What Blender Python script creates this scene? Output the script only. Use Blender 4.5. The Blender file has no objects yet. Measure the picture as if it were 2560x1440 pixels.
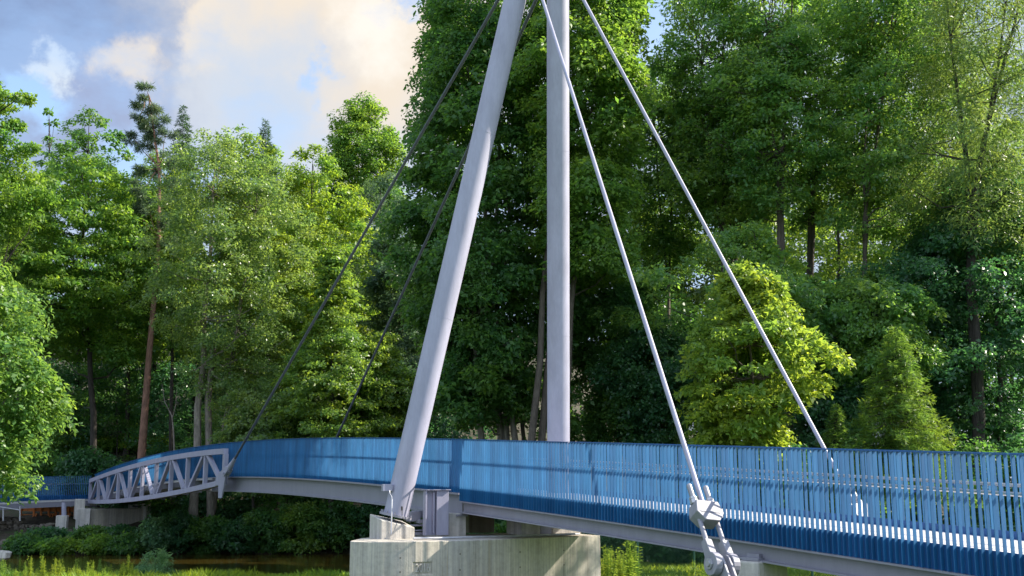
import bpy, math, random
import numpy as np
from mathutils import Vector, Matrix

R = math.radians
F = 2745.0                      # focal length in pixels of the 2560 wide photograph
TILT = math.atan(500.0 / F)
CT, ST = math.cos(TILT), math.sin(TILT)
scene = bpy.context.scene
COL = scene.collection

# ------------------------------------------------------------------ camera geometry helpers (eye at the origin, looking along +Y)
def ray(px, py):
    u = (px - 1280.0) / F
    v = -(py - 720.0) / F
    return np.array([u, CT - v * ST, ST + v * CT])

def P(px, py, Y):
    r = ray(px, py)
    return r * (Y / r[1])

def PZ(px, py, z):
    r = ray(px, py)
    return r * (z / r[2])

def proj(p):
    d = p[1] * CT + p[2] * ST
    up = -p[1] * ST + p[2] * CT
    return 1280 + F * p[0] / d, 720 - F * up / d

def smooth(a, b, x):
    t = np.clip((np.asarray(x, float) - a) / (b - a), 0, 1)
    return t * t * (3 - 2 * t)

# ------------------------------------------------------------------ materials
def new_mat(name):
    m = bpy.data.materials.new(name)
    m.use_nodes = True
    nt = m.node_tree
    nt.nodes.clear()
    out = nt.nodes.new('ShaderNodeOutputMaterial')
    return m, nt, out

def N(nt, typ, **kw):
    n = nt.nodes.new('ShaderNode' + typ)
    for k, v in kw.items():
        if k in n.inputs:
            n.inputs[k].default_value = v
        else:
            setattr(n, k, v)
    return n

def noise(nt, vec, scale, detail=4, rough=0.55):
    n = N(nt, 'TexNoise')
    n.inputs['Scale'].default_value = scale
    n.inputs['Detail'].default_value = detail
    n.inputs['Roughness'].default_value = rough
    if vec is not None:
        nt.links.new(vec, n.inputs['Vector'])
    return n.outputs[0]

def ramp(nt, fac, stops):
    r = N(nt, 'ValToRGB')
    e = r.color_ramp.elements
    while len(e) < len(stops):
        e.new(0.5)
    for k, (p, c) in enumerate(stops):
        e[k].position = p
        e[k].color = (c[0], c[1], c[2], 1)
    nt.links.new(fac, r.inputs[0])
    return r.outputs[0]

def mixc(nt, fac, a, b, blend='MIX'):
    m = N(nt, 'Mix', data_type='RGBA', blend_type=blend)
    for sock, v in ((m.inputs[0], fac), (m.inputs[6], a), (m.inputs[7], b)):
        if hasattr(v, 'is_linked') or isinstance(v, bpy.types.NodeSocket):
            nt.links.new(v, sock)
        elif isinstance(v, (int, float)):
            sock.default_value = v
        else:
            sock.default_value = (v[0], v[1], v[2], 1)
    return m.outputs[2]

def coords(nt, scale=(1, 1, 1), which='Object'):
    tc = N(nt, 'TexCoord')
    mp = N(nt, 'Mapping')
    mp.inputs['Scale'].default_value = scale
    nt.links.new(tc.outputs[which], mp.inputs['Vector'])
    return mp.outputs[0]

def wpos(nt, scale=(1, 1, 1)):
    g = N(nt, 'NewGeometry')
    mp = N(nt, 'Mapping')
    mp.inputs['Scale'].default_value = scale
    nt.links.new(g.outputs['Position'], mp.inputs['Vector'])
    return mp.outputs[0]

def paint(name, c, rough=0.45, vary=0.12, metal=0.0, scale=3.0, streak=True, bump=0.0, island=False):
    """coated metal with faint weathering streaks"""
    m, nt, out = new_mat(name)
    b = N(nt, 'BsdfPrincipled')
    n1 = noise(nt, wpos(nt, (scale, scale, scale * (0.25 if streak else 1))), 1.0, 6, 0.65)
    n2 = noise(nt, wpos(nt, (22, 22, 5)), 1.0, 3, 0.6)
    lo = [x * (1 - vary * 1.6) for x in c]
    hi = [min(1, x * (1 + vary)) for x in c]
    c1 = ramp(nt, n1, [(0.3, lo), (0.7, hi)])
    c2 = ramp(nt, n2, [(0.35, [1 - vary * 0.6] * 3), (0.65, [1, 1, 1])])
    cc = mixc(nt, 1.0, c1, c2, 'MULTIPLY')
    if island:                          # each slat weathered a little differently
        g_ = N(nt, 'NewGeometry'); oi = N(nt, 'ObjectInfo')
        ad_ = N(nt, 'Math', operation='ADD'); nt.links.new(g_.outputs['Random Per Island'], ad_.inputs[0]); nt.links.new(oi.outputs['Random'], ad_.inputs[1])
        fr_ = N(nt, 'Math', operation='FRACT'); nt.links.new(ad_.outputs[0], fr_.inputs[0])
        cc = mixc(nt, 1.0, cc, ramp(nt, fr_.outputs[0], [(0, (0.76, 0.80, 0.84)), (0.5, (0.97, 0.97, 0.98)), (1, (1.20, 1.12, 1.08))]), 'MULTIPLY')
    nt.links.new(cc, b.inputs['Base Color'])
    rr = N(nt, 'MapRange')
    rr.inputs[3].default_value = rough - 0.08
    rr.inputs[4].default_value = rough + 0.14
    nt.links.new(n1, rr.inputs[0])
    nt.links.new(rr.outputs[0], b.inputs['Roughness'])
    b.inputs['Metallic'].default_value = metal
    if bump:
        bp = N(nt, 'Bump')
        bp.inputs['Strength'].default_value = bump
        bp.inputs['Distance'].default_value = 0.02
        nt.links.new(n2, bp.inputs['Height'])
        nt.links.new(bp.outputs[0], b.inputs['Normal'])
    nt.links.new(b.outputs[0], out.inputs[0])
    return m

def concrete(name, base=(0.475, 0.44, 0.395), boards=True):
    m, nt, out = new_mat(name)
    b = N(nt, 'BsdfPrincipled')
    fine = noise(nt, wpos(nt, (9, 9, 9)), 1.0, 8, 0.7)
    streak = noise(nt, wpos(nt, (7, 7, 0.35)), 1.0, 5, 0.65)
    board = noise(nt, wpos(nt, (26, 26, 0.12)), 1.0, 2, 0.5)
    big = noise(nt, wpos(nt, (0.9, 0.9, 0.6)), 1.0, 4, 0.6)
    rust = noise(nt, wpos(nt, (3.1, 3.1, 0.12)), 1.0, 3, 0.5)
    c1 = ramp(nt, streak, [(0.28, [x * 0.70 for x in base]), (0.5, base), (0.72, [min(1, x * 1.25) for x in base])])
    c2 = ramp(nt, board, [(0.35, (0.84, 0.84, 0.86)), (0.6, (1.05, 1.04, 1.01))])
    c3 = ramp(nt, fine, [(0.3, (0.80, 0.80, 0.80)), (0.55, (1, 1, 1))])
    c4 = ramp(nt, big, [(0.3, (0.90, 0.91, 0.95)), (0.7, (1.05, 1.02, 0.95))])
    cc = mixc(nt, 1.0, c1, c3, 'MULTIPLY')
    if boards:
        cc = mixc(nt, 1.0, cc, c2, 'MULTIPLY')
    cc = mixc(nt, 1.0, cc, c4, 'MULTIPLY')
    rf = ramp(nt, rust, [(0.68, (0, 0, 0)), (0.76, (0.6, 0.6, 0.6))])
    cc = mixc(nt, rf, cc, (0.30, 0.20, 0.09))
    nt.links.new(cc, b.inputs['Base Color'])
    b.inputs['Roughness'].default_value = 0.86
    bp = N(nt, 'Bump')
    bp.inputs['Strength'].default_value = 0.5
    bp.inputs['Distance'].default_value = 0.012
    mx = N(nt, 'Math', operation='ADD')
    nt.links.new(fine, mx.inputs[0])
    nt.links.new(board, mx.inputs[1])
    nt.links.new(mx.outputs[0], bp.inputs['Height'])
    nt.links.new(bp.outputs[0], b.inputs['Normal'])
    nt.links.new(b.outputs[0], out.inputs[0])
    return m

def leafmat(name, c, tr, spec=0.35, rough=0.42, ylw=0.35):
    """c: leaf surface colour, tr: colour of the light that passes through; hue varies from leaf to leaf and bough to bough"""
    m, nt, out = new_mat(name)
    g = N(nt, 'NewGeometry')
    rnd = g.outputs['Random Per Island']
    big = noise(nt, wpos(nt, (0.55, 0.55, 0.55)), 1.0, 3, 0.6)
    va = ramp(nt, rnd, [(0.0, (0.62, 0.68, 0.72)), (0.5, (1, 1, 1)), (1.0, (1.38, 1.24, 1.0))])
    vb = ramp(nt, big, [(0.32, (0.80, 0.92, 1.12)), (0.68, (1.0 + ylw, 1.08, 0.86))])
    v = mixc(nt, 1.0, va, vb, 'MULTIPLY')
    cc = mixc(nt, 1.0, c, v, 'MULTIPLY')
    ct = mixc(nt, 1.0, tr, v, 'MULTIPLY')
    d = N(nt, 'BsdfPrincipled')
    d.inputs['Roughness'].default_value = rough
    d.inputs['Specular IOR Level'].default_value = spec
    nt.links.new(cc, d.inputs['Base Color'])
    t = N(nt, 'BsdfTranslucent')
    nt.links.new(ct, t.inputs['Color'])
    ad = N(nt, 'MixShader')
    ad.inputs[0].default_value = 0.48
    nt.links.new(d.outputs[0], ad.inputs[1])
    nt.links.new(t.outputs[0], ad.inputs[2])
    nt.links.new(ad.outputs[0], out.inputs[0])
    return m

def barkmat(name, c, c2):
    m, nt, out = new_mat(name)
    b = N(nt, 'BsdfPrincipled')
    n1 = noise(nt, wpos(nt, (9, 9, 2.2)), 1.0, 7, 0.7)
    cc = ramp(nt, n1, [(0.3, c), (0.7, c2)])
    nt.links.new(cc, b.inputs['Base Color'])
    b.inputs['Roughness'].default_value = 0.9
    bp = N(nt, 'Bump')
    bp.inputs['Strength'].default_value = 0.8
    bp.inputs['Distance'].default_value = 0.05
    nt.links.new(n1, bp.inputs['Height'])
    nt.links.new(bp.outputs[0], b.inputs['Normal'])
    nt.links.new(b.outputs[0], out.inputs[0])
    return m

M = {}
M['steel'] = paint('lilac_grey_paint', (0.335, 0.33, 0.435), 0.42, 0.10)
M['anchor'] = paint('grey_anchor_paint', (0.275, 0.27, 0.325), 0.45, 0.14)
M['girder'] = paint('grey_girder_paint', (0.235, 0.232, 0.285), 0.5, 0.08)
M['cable_dark'] = paint('dark_grey_cable', (0.075, 0.082, 0.11), 0.5, 0.12)
M['blue'] = paint('blue_baluster_paint', (0.016, 0.136, 0.325), 0.45, 0.16, island=True)
M['bluedk'] = paint('blue_rail_paint', (0.011, 0.085, 0.26), 0.4, 0.12)
M['stainless'] = paint('stainless_tube', (0.55, 0.55, 0.57), 0.25, 0.04, 1.0)
M['galv'] = paint('galvanised_steel', (0.50, 0.50, 0.54), 0.45, 0.15, 0.6)
M['deck'] = paint('pale_deck_surface', (0.60, 0.585, 0.61), 0.8, 0.14, streak=False, bump=0.3)
M['rubber'] = paint('black_rubber', (0.02, 0.02, 0.022), 0.6, 0.2)
M['conc'] = concrete('board_marked_concrete')
M['conc2'] = concrete('smooth_concrete', (0.48, 0.455, 0.435), False)
M['orange'] = paint('orange_brown_timber', (0.62, 0.19, 0.045), 0.65, 0.3, scale=6)
M['green_wire'] = paint('green_coated_wire', (0.012, 0.075, 0.05), 0.5, 0.1)
M['stone'] = concrete('grey_brown_stone', (0.15, 0.13, 0.108), False)
M['bark'] = barkmat('grey_brown_bark', (0.035, 0.028, 0.022), (0.13, 0.105, 0.085))
M['bark_pale'] = barkmat('pale_grey_bark', (0.09, 0.075, 0.06), (0.27, 0.235, 0.20))
M['bark_red'] = barkmat('reddish_pine_bark', (0.11, 0.055, 0.04), (0.30, 0.16, 0.115))
M['bark_dark'] = barkmat('dark_bark', (0.015, 0.012, 0.010), (0.055, 0.045, 0.038))

L = {
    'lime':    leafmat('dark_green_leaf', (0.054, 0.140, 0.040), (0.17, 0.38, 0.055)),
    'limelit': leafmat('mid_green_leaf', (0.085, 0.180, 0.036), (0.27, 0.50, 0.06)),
    'alder':   leafmat('alder_leaf', (0.088, 0.195, 0.058), (0.32, 0.58, 0.09), 0.5, 0.34),
    'willow':  leafmat('willow_leaf', (0.105, 0.185, 0.060), (0.30, 0.47, 0.09), 0.4, 0.38),
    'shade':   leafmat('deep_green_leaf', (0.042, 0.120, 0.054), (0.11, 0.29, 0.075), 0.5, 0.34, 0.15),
    'chest':   leafmat('yellow_green_leaf', (0.132, 0.228, 0.040), (0.41, 0.59, 0.065), 0.35, 0.42, 0.3),
    'beech':   leafmat('beech_leaf', (0.080, 0.180, 0.032), (0.25, 0.49, 0.05), 0.3, 0.45, 0.45),
    'birch':   leafmat('pale_green_leaf', (0.105, 0.180, 0.060), (0.33, 0.50, 0.095), 0.55, 0.34, 0.25),
    'yellow':  leafmat('bright_yellow_green_leaf', (0.125, 0.22, 0.032), (0.37, 0.58, 0.05), 0.3, 0.45, 0.35),
    'horn':    leafmat('hornbeam_leaf', (0.092, 0.182, 0.040), (0.31, 0.51, 0.06), 0.4, 0.4, 0.35),
    'grey':    leafmat('grey_green_leaf', (0.080, 0.135, 0.075), (0.16, 0.27, 0.11), 0.45, 0.38, 0.15),
    'fresh':   leafmat('fresh_green_leaf', (0.105, 0.205, 0.052), (0.29, 0.48, 0.075), 0.4, 0.4, 0.15),
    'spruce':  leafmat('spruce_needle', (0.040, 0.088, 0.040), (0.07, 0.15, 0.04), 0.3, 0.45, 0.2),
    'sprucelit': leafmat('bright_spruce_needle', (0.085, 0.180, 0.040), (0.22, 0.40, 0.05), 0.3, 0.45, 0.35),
    'pine':    leafmat('blue_green_pine_needle', (0.105, 0.155, 0.095), (0.16, 0.23, 0.10), 0.35, 0.45, 0.1),
    'elder':   leafmat('pale_elder_leaf', (0.13, 0.25, 0.12), (0.26, 0.46, 0.18), 0.5, 0.34, 0.1),
    'weed':    leafmat('weed_leaf', (0.15, 0.24, 0.05), (0.42, 0.58, 0.07), 0.35, 0.4, 0.3),
    'grass':   leafmat('meadow_grass_blade', (0.14, 0.25, 0.035), (0.42, 0.60, 0.05), 0.3, 0.45, 0.35),
}

# ------------------------------------------------------------------ mesh helpers
class MB:
    """collects simple solids and links them as ONE mesh object"""
    def __init__(self):
        self.v, self.f = [], []

    def add(self, verts, faces):
        o = len(self.v)
        self.v.extend([tuple(map(float, p)) for p in verts])
        self.f.extend([tuple(i + o for i in fc) for fc in faces])

    def hexa(self, p):
        self.add(p, [(0, 3, 2, 1), (4, 5, 6, 7), (0, 1, 5, 4), (1, 2, 6, 5), (2, 3, 7, 6), (3, 0, 4, 7)])

    def box(self, c, ex, ey, ez, sx, sy, sz):
        """box centred on c with axes ex, ey, ez and full sizes"""
        c = np.array(c, float)
        ex, ey, ez = [np.array(e, float) for e in (ex, ey, ez)]
        a, b, d = ex * sx / 2, ey * sy / 2, ez * sz / 2
        self.hexa([c - a - b - d, c + a - b - d, c + a + b - d, c - a + b - d,
                   c - a - b + d, c + a - b + d, c + a + b + d, c - a + b + d])

    def prism(self, poly, vec):
        """flat polygon (3-D points) extruded by vec"""
        n = len(poly)
        vec = np.array(vec, float)
        vs = [np.array(p, float) for p in poly] + [np.array(p, float) + vec for p in poly]
        fs = [tuple(range(n - 1, -1, -1)), tuple(range(n, 2 * n))]
        fs += [(i, (i + 1) % n, (i + 1) % n + n, i + n) for i in range(n)]
        self.add(vs, fs)

    def bar(self, a, b, w, h, up=(0, 0, 1)):
        a, b = np.array(a, float), np.array(b, float)
        t = b - a
        ln = np.linalg.norm(t)
        t /= ln
        s = np.cross(t, np.array(up, float))
        if np.linalg.norm(s) < 1e-6:
            s = np.array([1.0, 0, 0])
        s /= np.linalg.norm(s)
        u = np.cross(s, t)
        self.box((a + b) / 2, s, t, u, w, ln, h)

    def tube(self, pts, rad, n=8, caps=True):
        pts = [np.array(p, float) for p in pts]
        if not hasattr(rad, '__len__'):
            rad = [rad] * len(pts)
        o = len(self.v)
        ref = np.array([0.31, 0.17, 0.93])
        for i, p in enumerate(pts):
            t = pts[min(i + 1, len(pts) - 1)] - pts[max(i - 1, 0)]
            t = t / (np.linalg.norm(t) + 1e-9)
            if abs(t @ ref) > 0.96:
                ref = np.array([0.9, 0.3, 0.1])
            a = np.cross(t, ref)
            a /= np.linalg.norm(a)
            b = np.cross(t, a)
            for k in range(n):
                an = 2 * math.pi * k / n
                q = p + rad[i] * (math.cos(an) * a + math.sin(an) * b)
                self.v.append((q[0], q[1], q[2]))
        for i in range(len(pts) - 1):
            for k in range(n):
                k2 = (k + 1) % n
                self.f.append((o + i * n + k, o + i * n + k2, o + (i + 1) * n + k2, o + (i + 1) * n + k))
        if caps:
            self.f.append(tuple(o + k for k in range(n - 1, -1, -1)))
            self.f.append(tuple(o + (len(pts) - 1) * n + k for k in range(n)))

    def sweep(self, prof, stations, closed=True):
        """prof: list of (o, z); stations: list of (point, inward normal)"""
        o = len(self.v)
        n = len(prof)
        for p, nn in stations:
            for (a, z) in prof:
                self.v.append((p[0] + nn[0] * a, p[1] + nn[1] * a, p[2] + z))
        for i in range(len(stations) - 1):
            for k in range(n if closed else n - 1):
                k2 = (k + 1) % n
                self.f.append((o + i * n + k, o + i * n + k2, o + (i + 1) * n + k2, o + (i + 1) * n + k))
        self.f.append(tuple(o + k for k in range(n - 1, -1, -1)))
        self.f.append(tuple(o + (len(stations) - 1) * n + k for k in range(n)))

    def build(self, name, mat, parent=None, origin=None, smoothed=False, bevel=0.0):
        me = bpy.data.meshes.new(name)
        v = np.array(self.v, float)
        if origin is not None:
            v = v - np.array(origin, float)
        me.from_pydata(v.tolist(), [], self.f)
        import bmesh
        bm = bmesh.new()
        bm.from_mesh(me)
        bmesh.ops.recalc_face_normals(bm, faces=bm.faces)
        bm.to_mesh(me)
        bm.free()
        me.materials.append(mat)
        if smoothed:
            me.polygons.foreach_set('use_smooth', [True] * len(me.polygons))
            me.set_sharp_from_angle(angle=R(40))
        ob = bpy.data.objects.new(name, me)
        COL.objects.link(ob)
        if parent is not None:
            ob.parent = parent
        elif origin is not None:
            ob.location = origin
        if bevel:
            md = ob.modifiers.new('edge', 'BEVEL')
            md.width = bevel
            md.segments = 2
            md.limit_method = 'ANGLE'
        return ob

def tag(o, label=None, cat=None, group=None, kind=None):
    if label: o['label'] = label
    if cat: o['category'] = cat
    if group: o['group'] = group
    if kind: o['kind'] = kind
    return o

def root(name, loc, label, cat, group=None):
    o = bpy.data.objects.new(name, None)
    o.location = tuple(map(float, loc))
    o.empty_display_size = 0.3
    COL.objects.link(o)
    return tag(o, label, cat, group)

def quads(name, V, mat, parent=None, faces=None):
    """V: (n,4,3) array of quads -> one mesh"""
    V = np.ascontiguousarray(V, dtype=np.float32).reshape(-1, 3)
    n = len(V) // 4
    me = bpy.data.meshes.new(name)
    me.vertices.add(len(V))
    me.vertices.foreach_set('co', V.ravel())
    me.loops.add(4 * n)
    me.loops.foreach_set('vertex_index', np.arange(4 * n, dtype=np.int32))
    me.polygons.add(n)
    me.polygons.foreach_set('loop_start', np.arange(0, 4 * n, 4, dtype=np.int32))
    me.polygons.foreach_set('loop_total', np.full(n, 4, dtype=np.int32))
    me.update(calc_edges=True)
    me.materials.append(mat)
    ob = bpy.data.objects.new(name, me)
    COL.objects.link(ob)
    if parent is not None:
        ob.parent = parent
    return ob

def nrm(a):
    return a / (np.linalg.norm(a, axis=-1, keepdims=True) + 1e-9)

# ------------------------------------------------------------------ terrain
WATER = -3.45
def river_centre(X):
    b = np.maximum(np.asarray(X, float) + 7.0, 0)
    return 53.3 + 0.09 * b * b / (1 + 0.06 * b)

def ground(X, Y):
    X = np.asarray(X, float); Y = np.asarray(Y, float)
    c = river_centre(X)
    d = Y - c
    wob = 0.35 * np.sin(X * 0.9) + 0.25 * np.sin(X * 2.3 + 1)
    near = -1.65 - 1.1 * smooth(5, 15, Y) - 0.85 * smooth(-21, -6.6, d + wob * 0.5)
    near = near - 0.9 * smooth(-6.9, -4.5, d)
    far = -4.2 + 0.95 * smooth(4.8, 8.1, d + wob) + 0.95 * smooth(7.2, 10.5, d) + 0.34 * np.maximum(d - 11.5, 0) * (1 - 0.15 * smooth(20, 60, d)) - 0.12 * smooth(4, 30, X) * np.maximum(d - 11.5, 0)
    z = np.where(d < -1, near, np.where(d > 1, far, (near * (1 - d) + far * (1 + d)) / 2))
    z = z + 0.06 * np.sin(X * 1.7 + Y * 0.6) * np.sin(Y * 1.3 - X * 0.4) * smooth(10, 20, Y)
    z = z + 0.8 * np.sin(X * 0.13) * np.sin(Y * 0.11) * smooth(72, 90, Y)
    return z

def gz(X, Y):
    return float(ground(X, Y))

def build_ground():
    xs = np.concatenate([np.linspace(-900, -80, 24), np.linspace(-78, 70, 260), np.linspace(74, 900, 24)])
    ys = np.concatenate([np.linspace(-400, 18, 30), np.linspace(18.5, 100, 220), np.linspace(102, 240, 40), np.linspace(260, 1500, 16)])
    Xg, Yg = np.meshgrid(xs, ys)
    Zg = ground(np.clip(Xg, -90, 90), np.clip(Yg, -50, 150))
    V = np.stack([Xg, Yg, Zg], -1).reshape(-1, 3)
    nx, ny = len(xs), len(ys)
    fs = []
    for j in range(ny - 1):
        a = np.arange(nx - 1) + j * nx
        fs.append(np.stack([a, a + 1, a + nx + 1, a + nx], -1))
    fs = np.concatenate(fs)
    me = bpy.data.meshes.new('ground')
    me.from_pydata(V.tolist(), [], fs.tolist())
    me.polygons.foreach_set('use_smooth', [True] * len(me.polygons))
    m, nt, out = new_mat('meadow_and_forest_soil')
    b = N(nt, 'BsdfPrincipled')
    n1 = noise(nt, wpos(nt, (1.2, 1.2, 1.2)), 1.0, 8, 0.7)
    n2 = noise(nt, wpos(nt, (0.35, 0.35, 0.35)), 1.0, 3, 0.5)
    grass = ramp(nt, n1, [(0.3, (0.035, 0.075, 0.012)), (0.7, (0.10, 0.17, 0.025))])
    soil = ramp(nt, n1, [(0.32, (0.020, 0.017, 0.010)), (0.48, (0.055, 0.042, 0.029)), (0.62, (0.030, 0.048, 0.014))])
    g = N(nt, 'NewGeometry')
    sx = N(nt, 'SeparateXYZ')
    nt.links.new(g.outputs['Position'], sx.inputs[0])
    mr = N(nt, 'MapRange')
    mr.inputs[1].default_value = 44.0
    mr.inputs[2].default_value = 48.0
    nt.links.new(sx.outputs[1], mr.inputs[0])
    cc = mixc(nt, mr.outputs[0], grass, soil)
    nt.links.new(cc, b.inputs['Base Color'])
    b.inputs['Roughness'].default_value = 0.95
    bp = N(nt, 'Bump')
    bp.inputs['Strength'].default_value = 0.9
    bp.inputs['Distance'].default_value = 0.15
    nt.links.new(n1, bp.inputs['Height'])
    nt.links.new(bp.outputs[0], b.inputs['Normal'])
    nt.links.new(b.outputs[0], out.inputs[0])
    me.materials.append(m)
    ob = bpy.data.objects.new('ground', me)
    COL.objects.link(ob)
    tag(ob, kind='structure')
    # water sheet
    xs = np.linspace(-120, 40, 161)
    V, fs = [], []
    for x in xs:
        c = float(river_centre(x))
        V += [(x, c - 8.6, WATER), (x, c + 8.6, WATER)]
    for i in range(len(xs) - 1):
        fs.append((2 * i, 2 * i + 2, 2 * i + 3, 2 * i + 1))
    me = bpy.data.meshes.new('river_water')
    me.from_pydata(V, [], fs)
    m, nt, out = new_mat('brown_river_water')
    b = N(nt, 'BsdfPrincipled')
    b.inputs['Base Color'].default_value = (0.055, 0.040, 0.009, 1)
    b.inputs['Roughness'].default_value = 0.04
    b.inputs['Specular IOR Level'].default_value = 0.5
    n1 = noise(nt, wpos(nt, (2.2, 5.0, 1)), 1.0, 4, 0.6)
    bp = N(nt, 'Bump')
    bp.inputs['Strength'].default_value = 0.10
    bp.inputs['Distance'].default_value = 0.06
    nt.links.new(n1, bp.inputs['Height'])
    nt.links.new(bp.outputs[0], b.inputs['Normal'])
    nt.links.new(b.outputs[0], out.inputs[0])
    me.materials.append(m)
    ob = bpy.data.objects.new('river_water', me)
    COL.objects.link(ob)
    tag(ob, kind='structure')

build_ground()

# ------------------------------------------------------------------ the footbridge
PLAN = np.array([5.09980068e-05, -7.37355590e-03, -2.82363740e-01, 1.14623766e+01])
TOP = np.array([(150, 1228), (225, 1192), (300, 1160), (400, 1133), (500, 1115), (575, 1106), (650, 1100), (750, 1095.5), (840, 1093), (930, 1093), (1000, 1094),
                (1120, 1097), (1250, 1100), (1400, 1103.5), (1500, 1107), (1740, 1114), (2000, 1119.5), (2240, 1125), (2417, 1131), (2560, 1138), (2800, 1150)], float)
def planX(Y): return np.polyval(PLAN, Y)
def plan_t(Y):
    d = np.polyval(np.polyder(PLAN), Y)
    t = np.array([d, 1.0])
    return t / np.linalg.norm(t)
def _ztop_raw(Y):
    z = 0.9
    for _ in range(6):
        px, _py = proj((planX(Y), Y, z))
        z = P(px, np.interp(px, TOP[:, 0], TOP[:, 1]), Y)[2]
    return z
_yy = np.linspace(11, 69, 120)
_zz = np.array([_ztop_raw(y) for y in _yy])
_pc = np.polyfit((_yy - 40) / 30, _zz, 6)
def ztop(Y): return float(np.polyval(_pc, (Y - 40) / 30))
def n_in(Y):
    t = plan_t(Y)
    return np.array([t[1], -t[0]])
def bp(Y, o=0.0, dz=0.0):
    """point of the bridge at station Y, o metres inwards from the near row of balusters, dz from the rail top"""
    n = n_in(Y)
    return np.array([planX(Y) + n[0] * o, Y + n[1] * o, ztop(Y) + dz])
def stations(Y0, Y1, n, o=0.0):
    out = []
    for y in np.linspace(Y0, Y1, n):
        p = bp(y, 0.0)
        out.append((p, n_in(y)))
    return out

YA, YB, YJ = 11.2, 66.4, 28.35      # right end (outside the frame), left end, joint at the pylon
W = 3.1
FIN_D, FIN_T, PITCH = 0.060, 0.009, 0.115

bridge = root('footbridge', bp(28.4, 1.5, -1.4), 'long arched steel footbridge with blue slatted railings passing between the pylon legs', 'footbridge')
bo = np.array(bridge.location)
st_all = stations(YA, YB, 130)
st_r = stations(YA, YJ, 60)
st_l = stations(YJ + 0.03, YB, 90)

mb = MB()
mb.sweep([(0.10, -1.34), (W - 0.10, -1.34), (W - 0.10, -1.46), (0.10, -1.46)], st_all)
mb.build('deck', M['deck'], bridge, bo)

def i_beam(o, z1, z2, fl, tf, tw):
    """I section swept along the bridge, o = web centre"""
    a, b = o - fl / 2, o + fl / 2
    w1, w2 = o - tw / 2, o + tw / 2
    return [(a, z1), (b, z1), (b, z1 - tf), (w2, z1 - tf), (w2, z2 + tf), (b, z2 + tf), (b, z2), (a, z2), (a, z2 + tf), (w1, z2 + tf), (w1, z1 - tf), (a, z1 - tf)]

for (stt, prof) in ((st_r, i_beam(0.10, -1.565, -1.86, 0.26, 0.028, 0.02)), (st_l, i_beam(0.08, -1.365, -1.95, 0.30, 0.045, 0.02)),
                    (st_r, i_beam(W - 0.10, -1.565, -1.86, 0.26, 0.028, 0.02)), (st_l, i_beam(W - 0.08, -1.365, -1.95, 0.30, 0.045, 0.02))):
    mb = MB()
    mb.sweep(prof, [s for s in stt if s[0][1] < 46.9] if stt is st_l else stt)
    mb.build('girder', M['girder'], bridge, bo)

# truss stations need their own under-deck beams
mb_cross = []
for k, y in enumerate(np.linspace(46.6, 65.5, 10)):
    mb = MB()
    n = n_in(y)
    t = plan_t(y)
    c = bp(y, W / 2, -1.60)
    mb.box(c, (n[0], n[1], 0), (t[0], t[1], 0), (0, 0, 1), W + 0.5, 0.16, 0.22)
    mb.build('crossbeam', M['girder'], bridge, bo)
mb = MB()
for o in (0.5, W - 0.5):
    mb.sweep([(o - .07, -1.46), (o + .07, -1.46), (o + .07, -1.62), (o - .07, -1.62)], [s for s in st_l if s[0][1] > 46.5])
mb.build('stringer', M['girder'], bridge, bo)

def fin_positions():
    ys, y = [], YA + 0.05
    while y < YB - 0.05:
        ys.append(y)
        d = np.polyval(np.polyder(PLAN), y)
        y += PITCH / math.sqrt(1 + d * d)
    return ys
FINS = fin_positions()

rs = random.Random(5)
def fin_box(mbx, y, o, zt, zb, origin=None):
    p = bp(y, o)
    n = n_in(y); t = plan_t(y)
    c = np.array([p[0], p[1], p[2] + (zt + zb) / 2])
    an = R(rs.uniform(-2.2, 2.2)); n, t = n * math.cos(an) + t * math.sin(an), t * math.cos(an) - n * math.sin(an)
    mbx.box(c, (n[0], n[1], 0), (t[0], t[1], 0), (0, 0, 1), FIN_D, FIN_T, zt - zb)

def railing(o, side, outward):
    s = -1 if outward < 0 else 1        # s=-1: near side, the outside looks back to the camera
    mb = MB()
    fa = o - s * 0.045                  # fascia and kerb plate, inside the balusters
    for stt, zb in ((st_r, -1.562), (st_l, -1.362)):
        mb.sweep([(fa - .006, -1.22), (fa + .006, -1.22), (fa + .006, zb), (fa - .006, zb)], stt)
    mb.sweep([(o - .036, 0.0), (o + .036, 0.0), (o + .036, -0.014), (o - .036, -0.014)], st_all)
    r = mb.build('railing', M['bluedk'], bridge, bo)
    # handrail: stainless tube inside the balusters, on short brackets
    mb = MB()
    ho = o - s * 0.15
    mb.tube([bp(y, ho, -0.50) for y in np.linspace(YA, YB, 140)], 0.030, 8)
    mb.build('handrail', M['stainless'], r, bo, smoothed=True)
    for y in np.arange(YA + 0.8, YB, 1.75):
        mb = MB()
        mb.bar(bp(y, ho, -0.53), bp(y, o - s * 0.03, -0.60), 0.02, 0.02)
        mb.build('handrail_bracket', M['bluedk'], r, bo)
    return r

rail_near = railing(0.0, 'near', -1)
rail_far = railing(W, 'far', 1)
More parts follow.
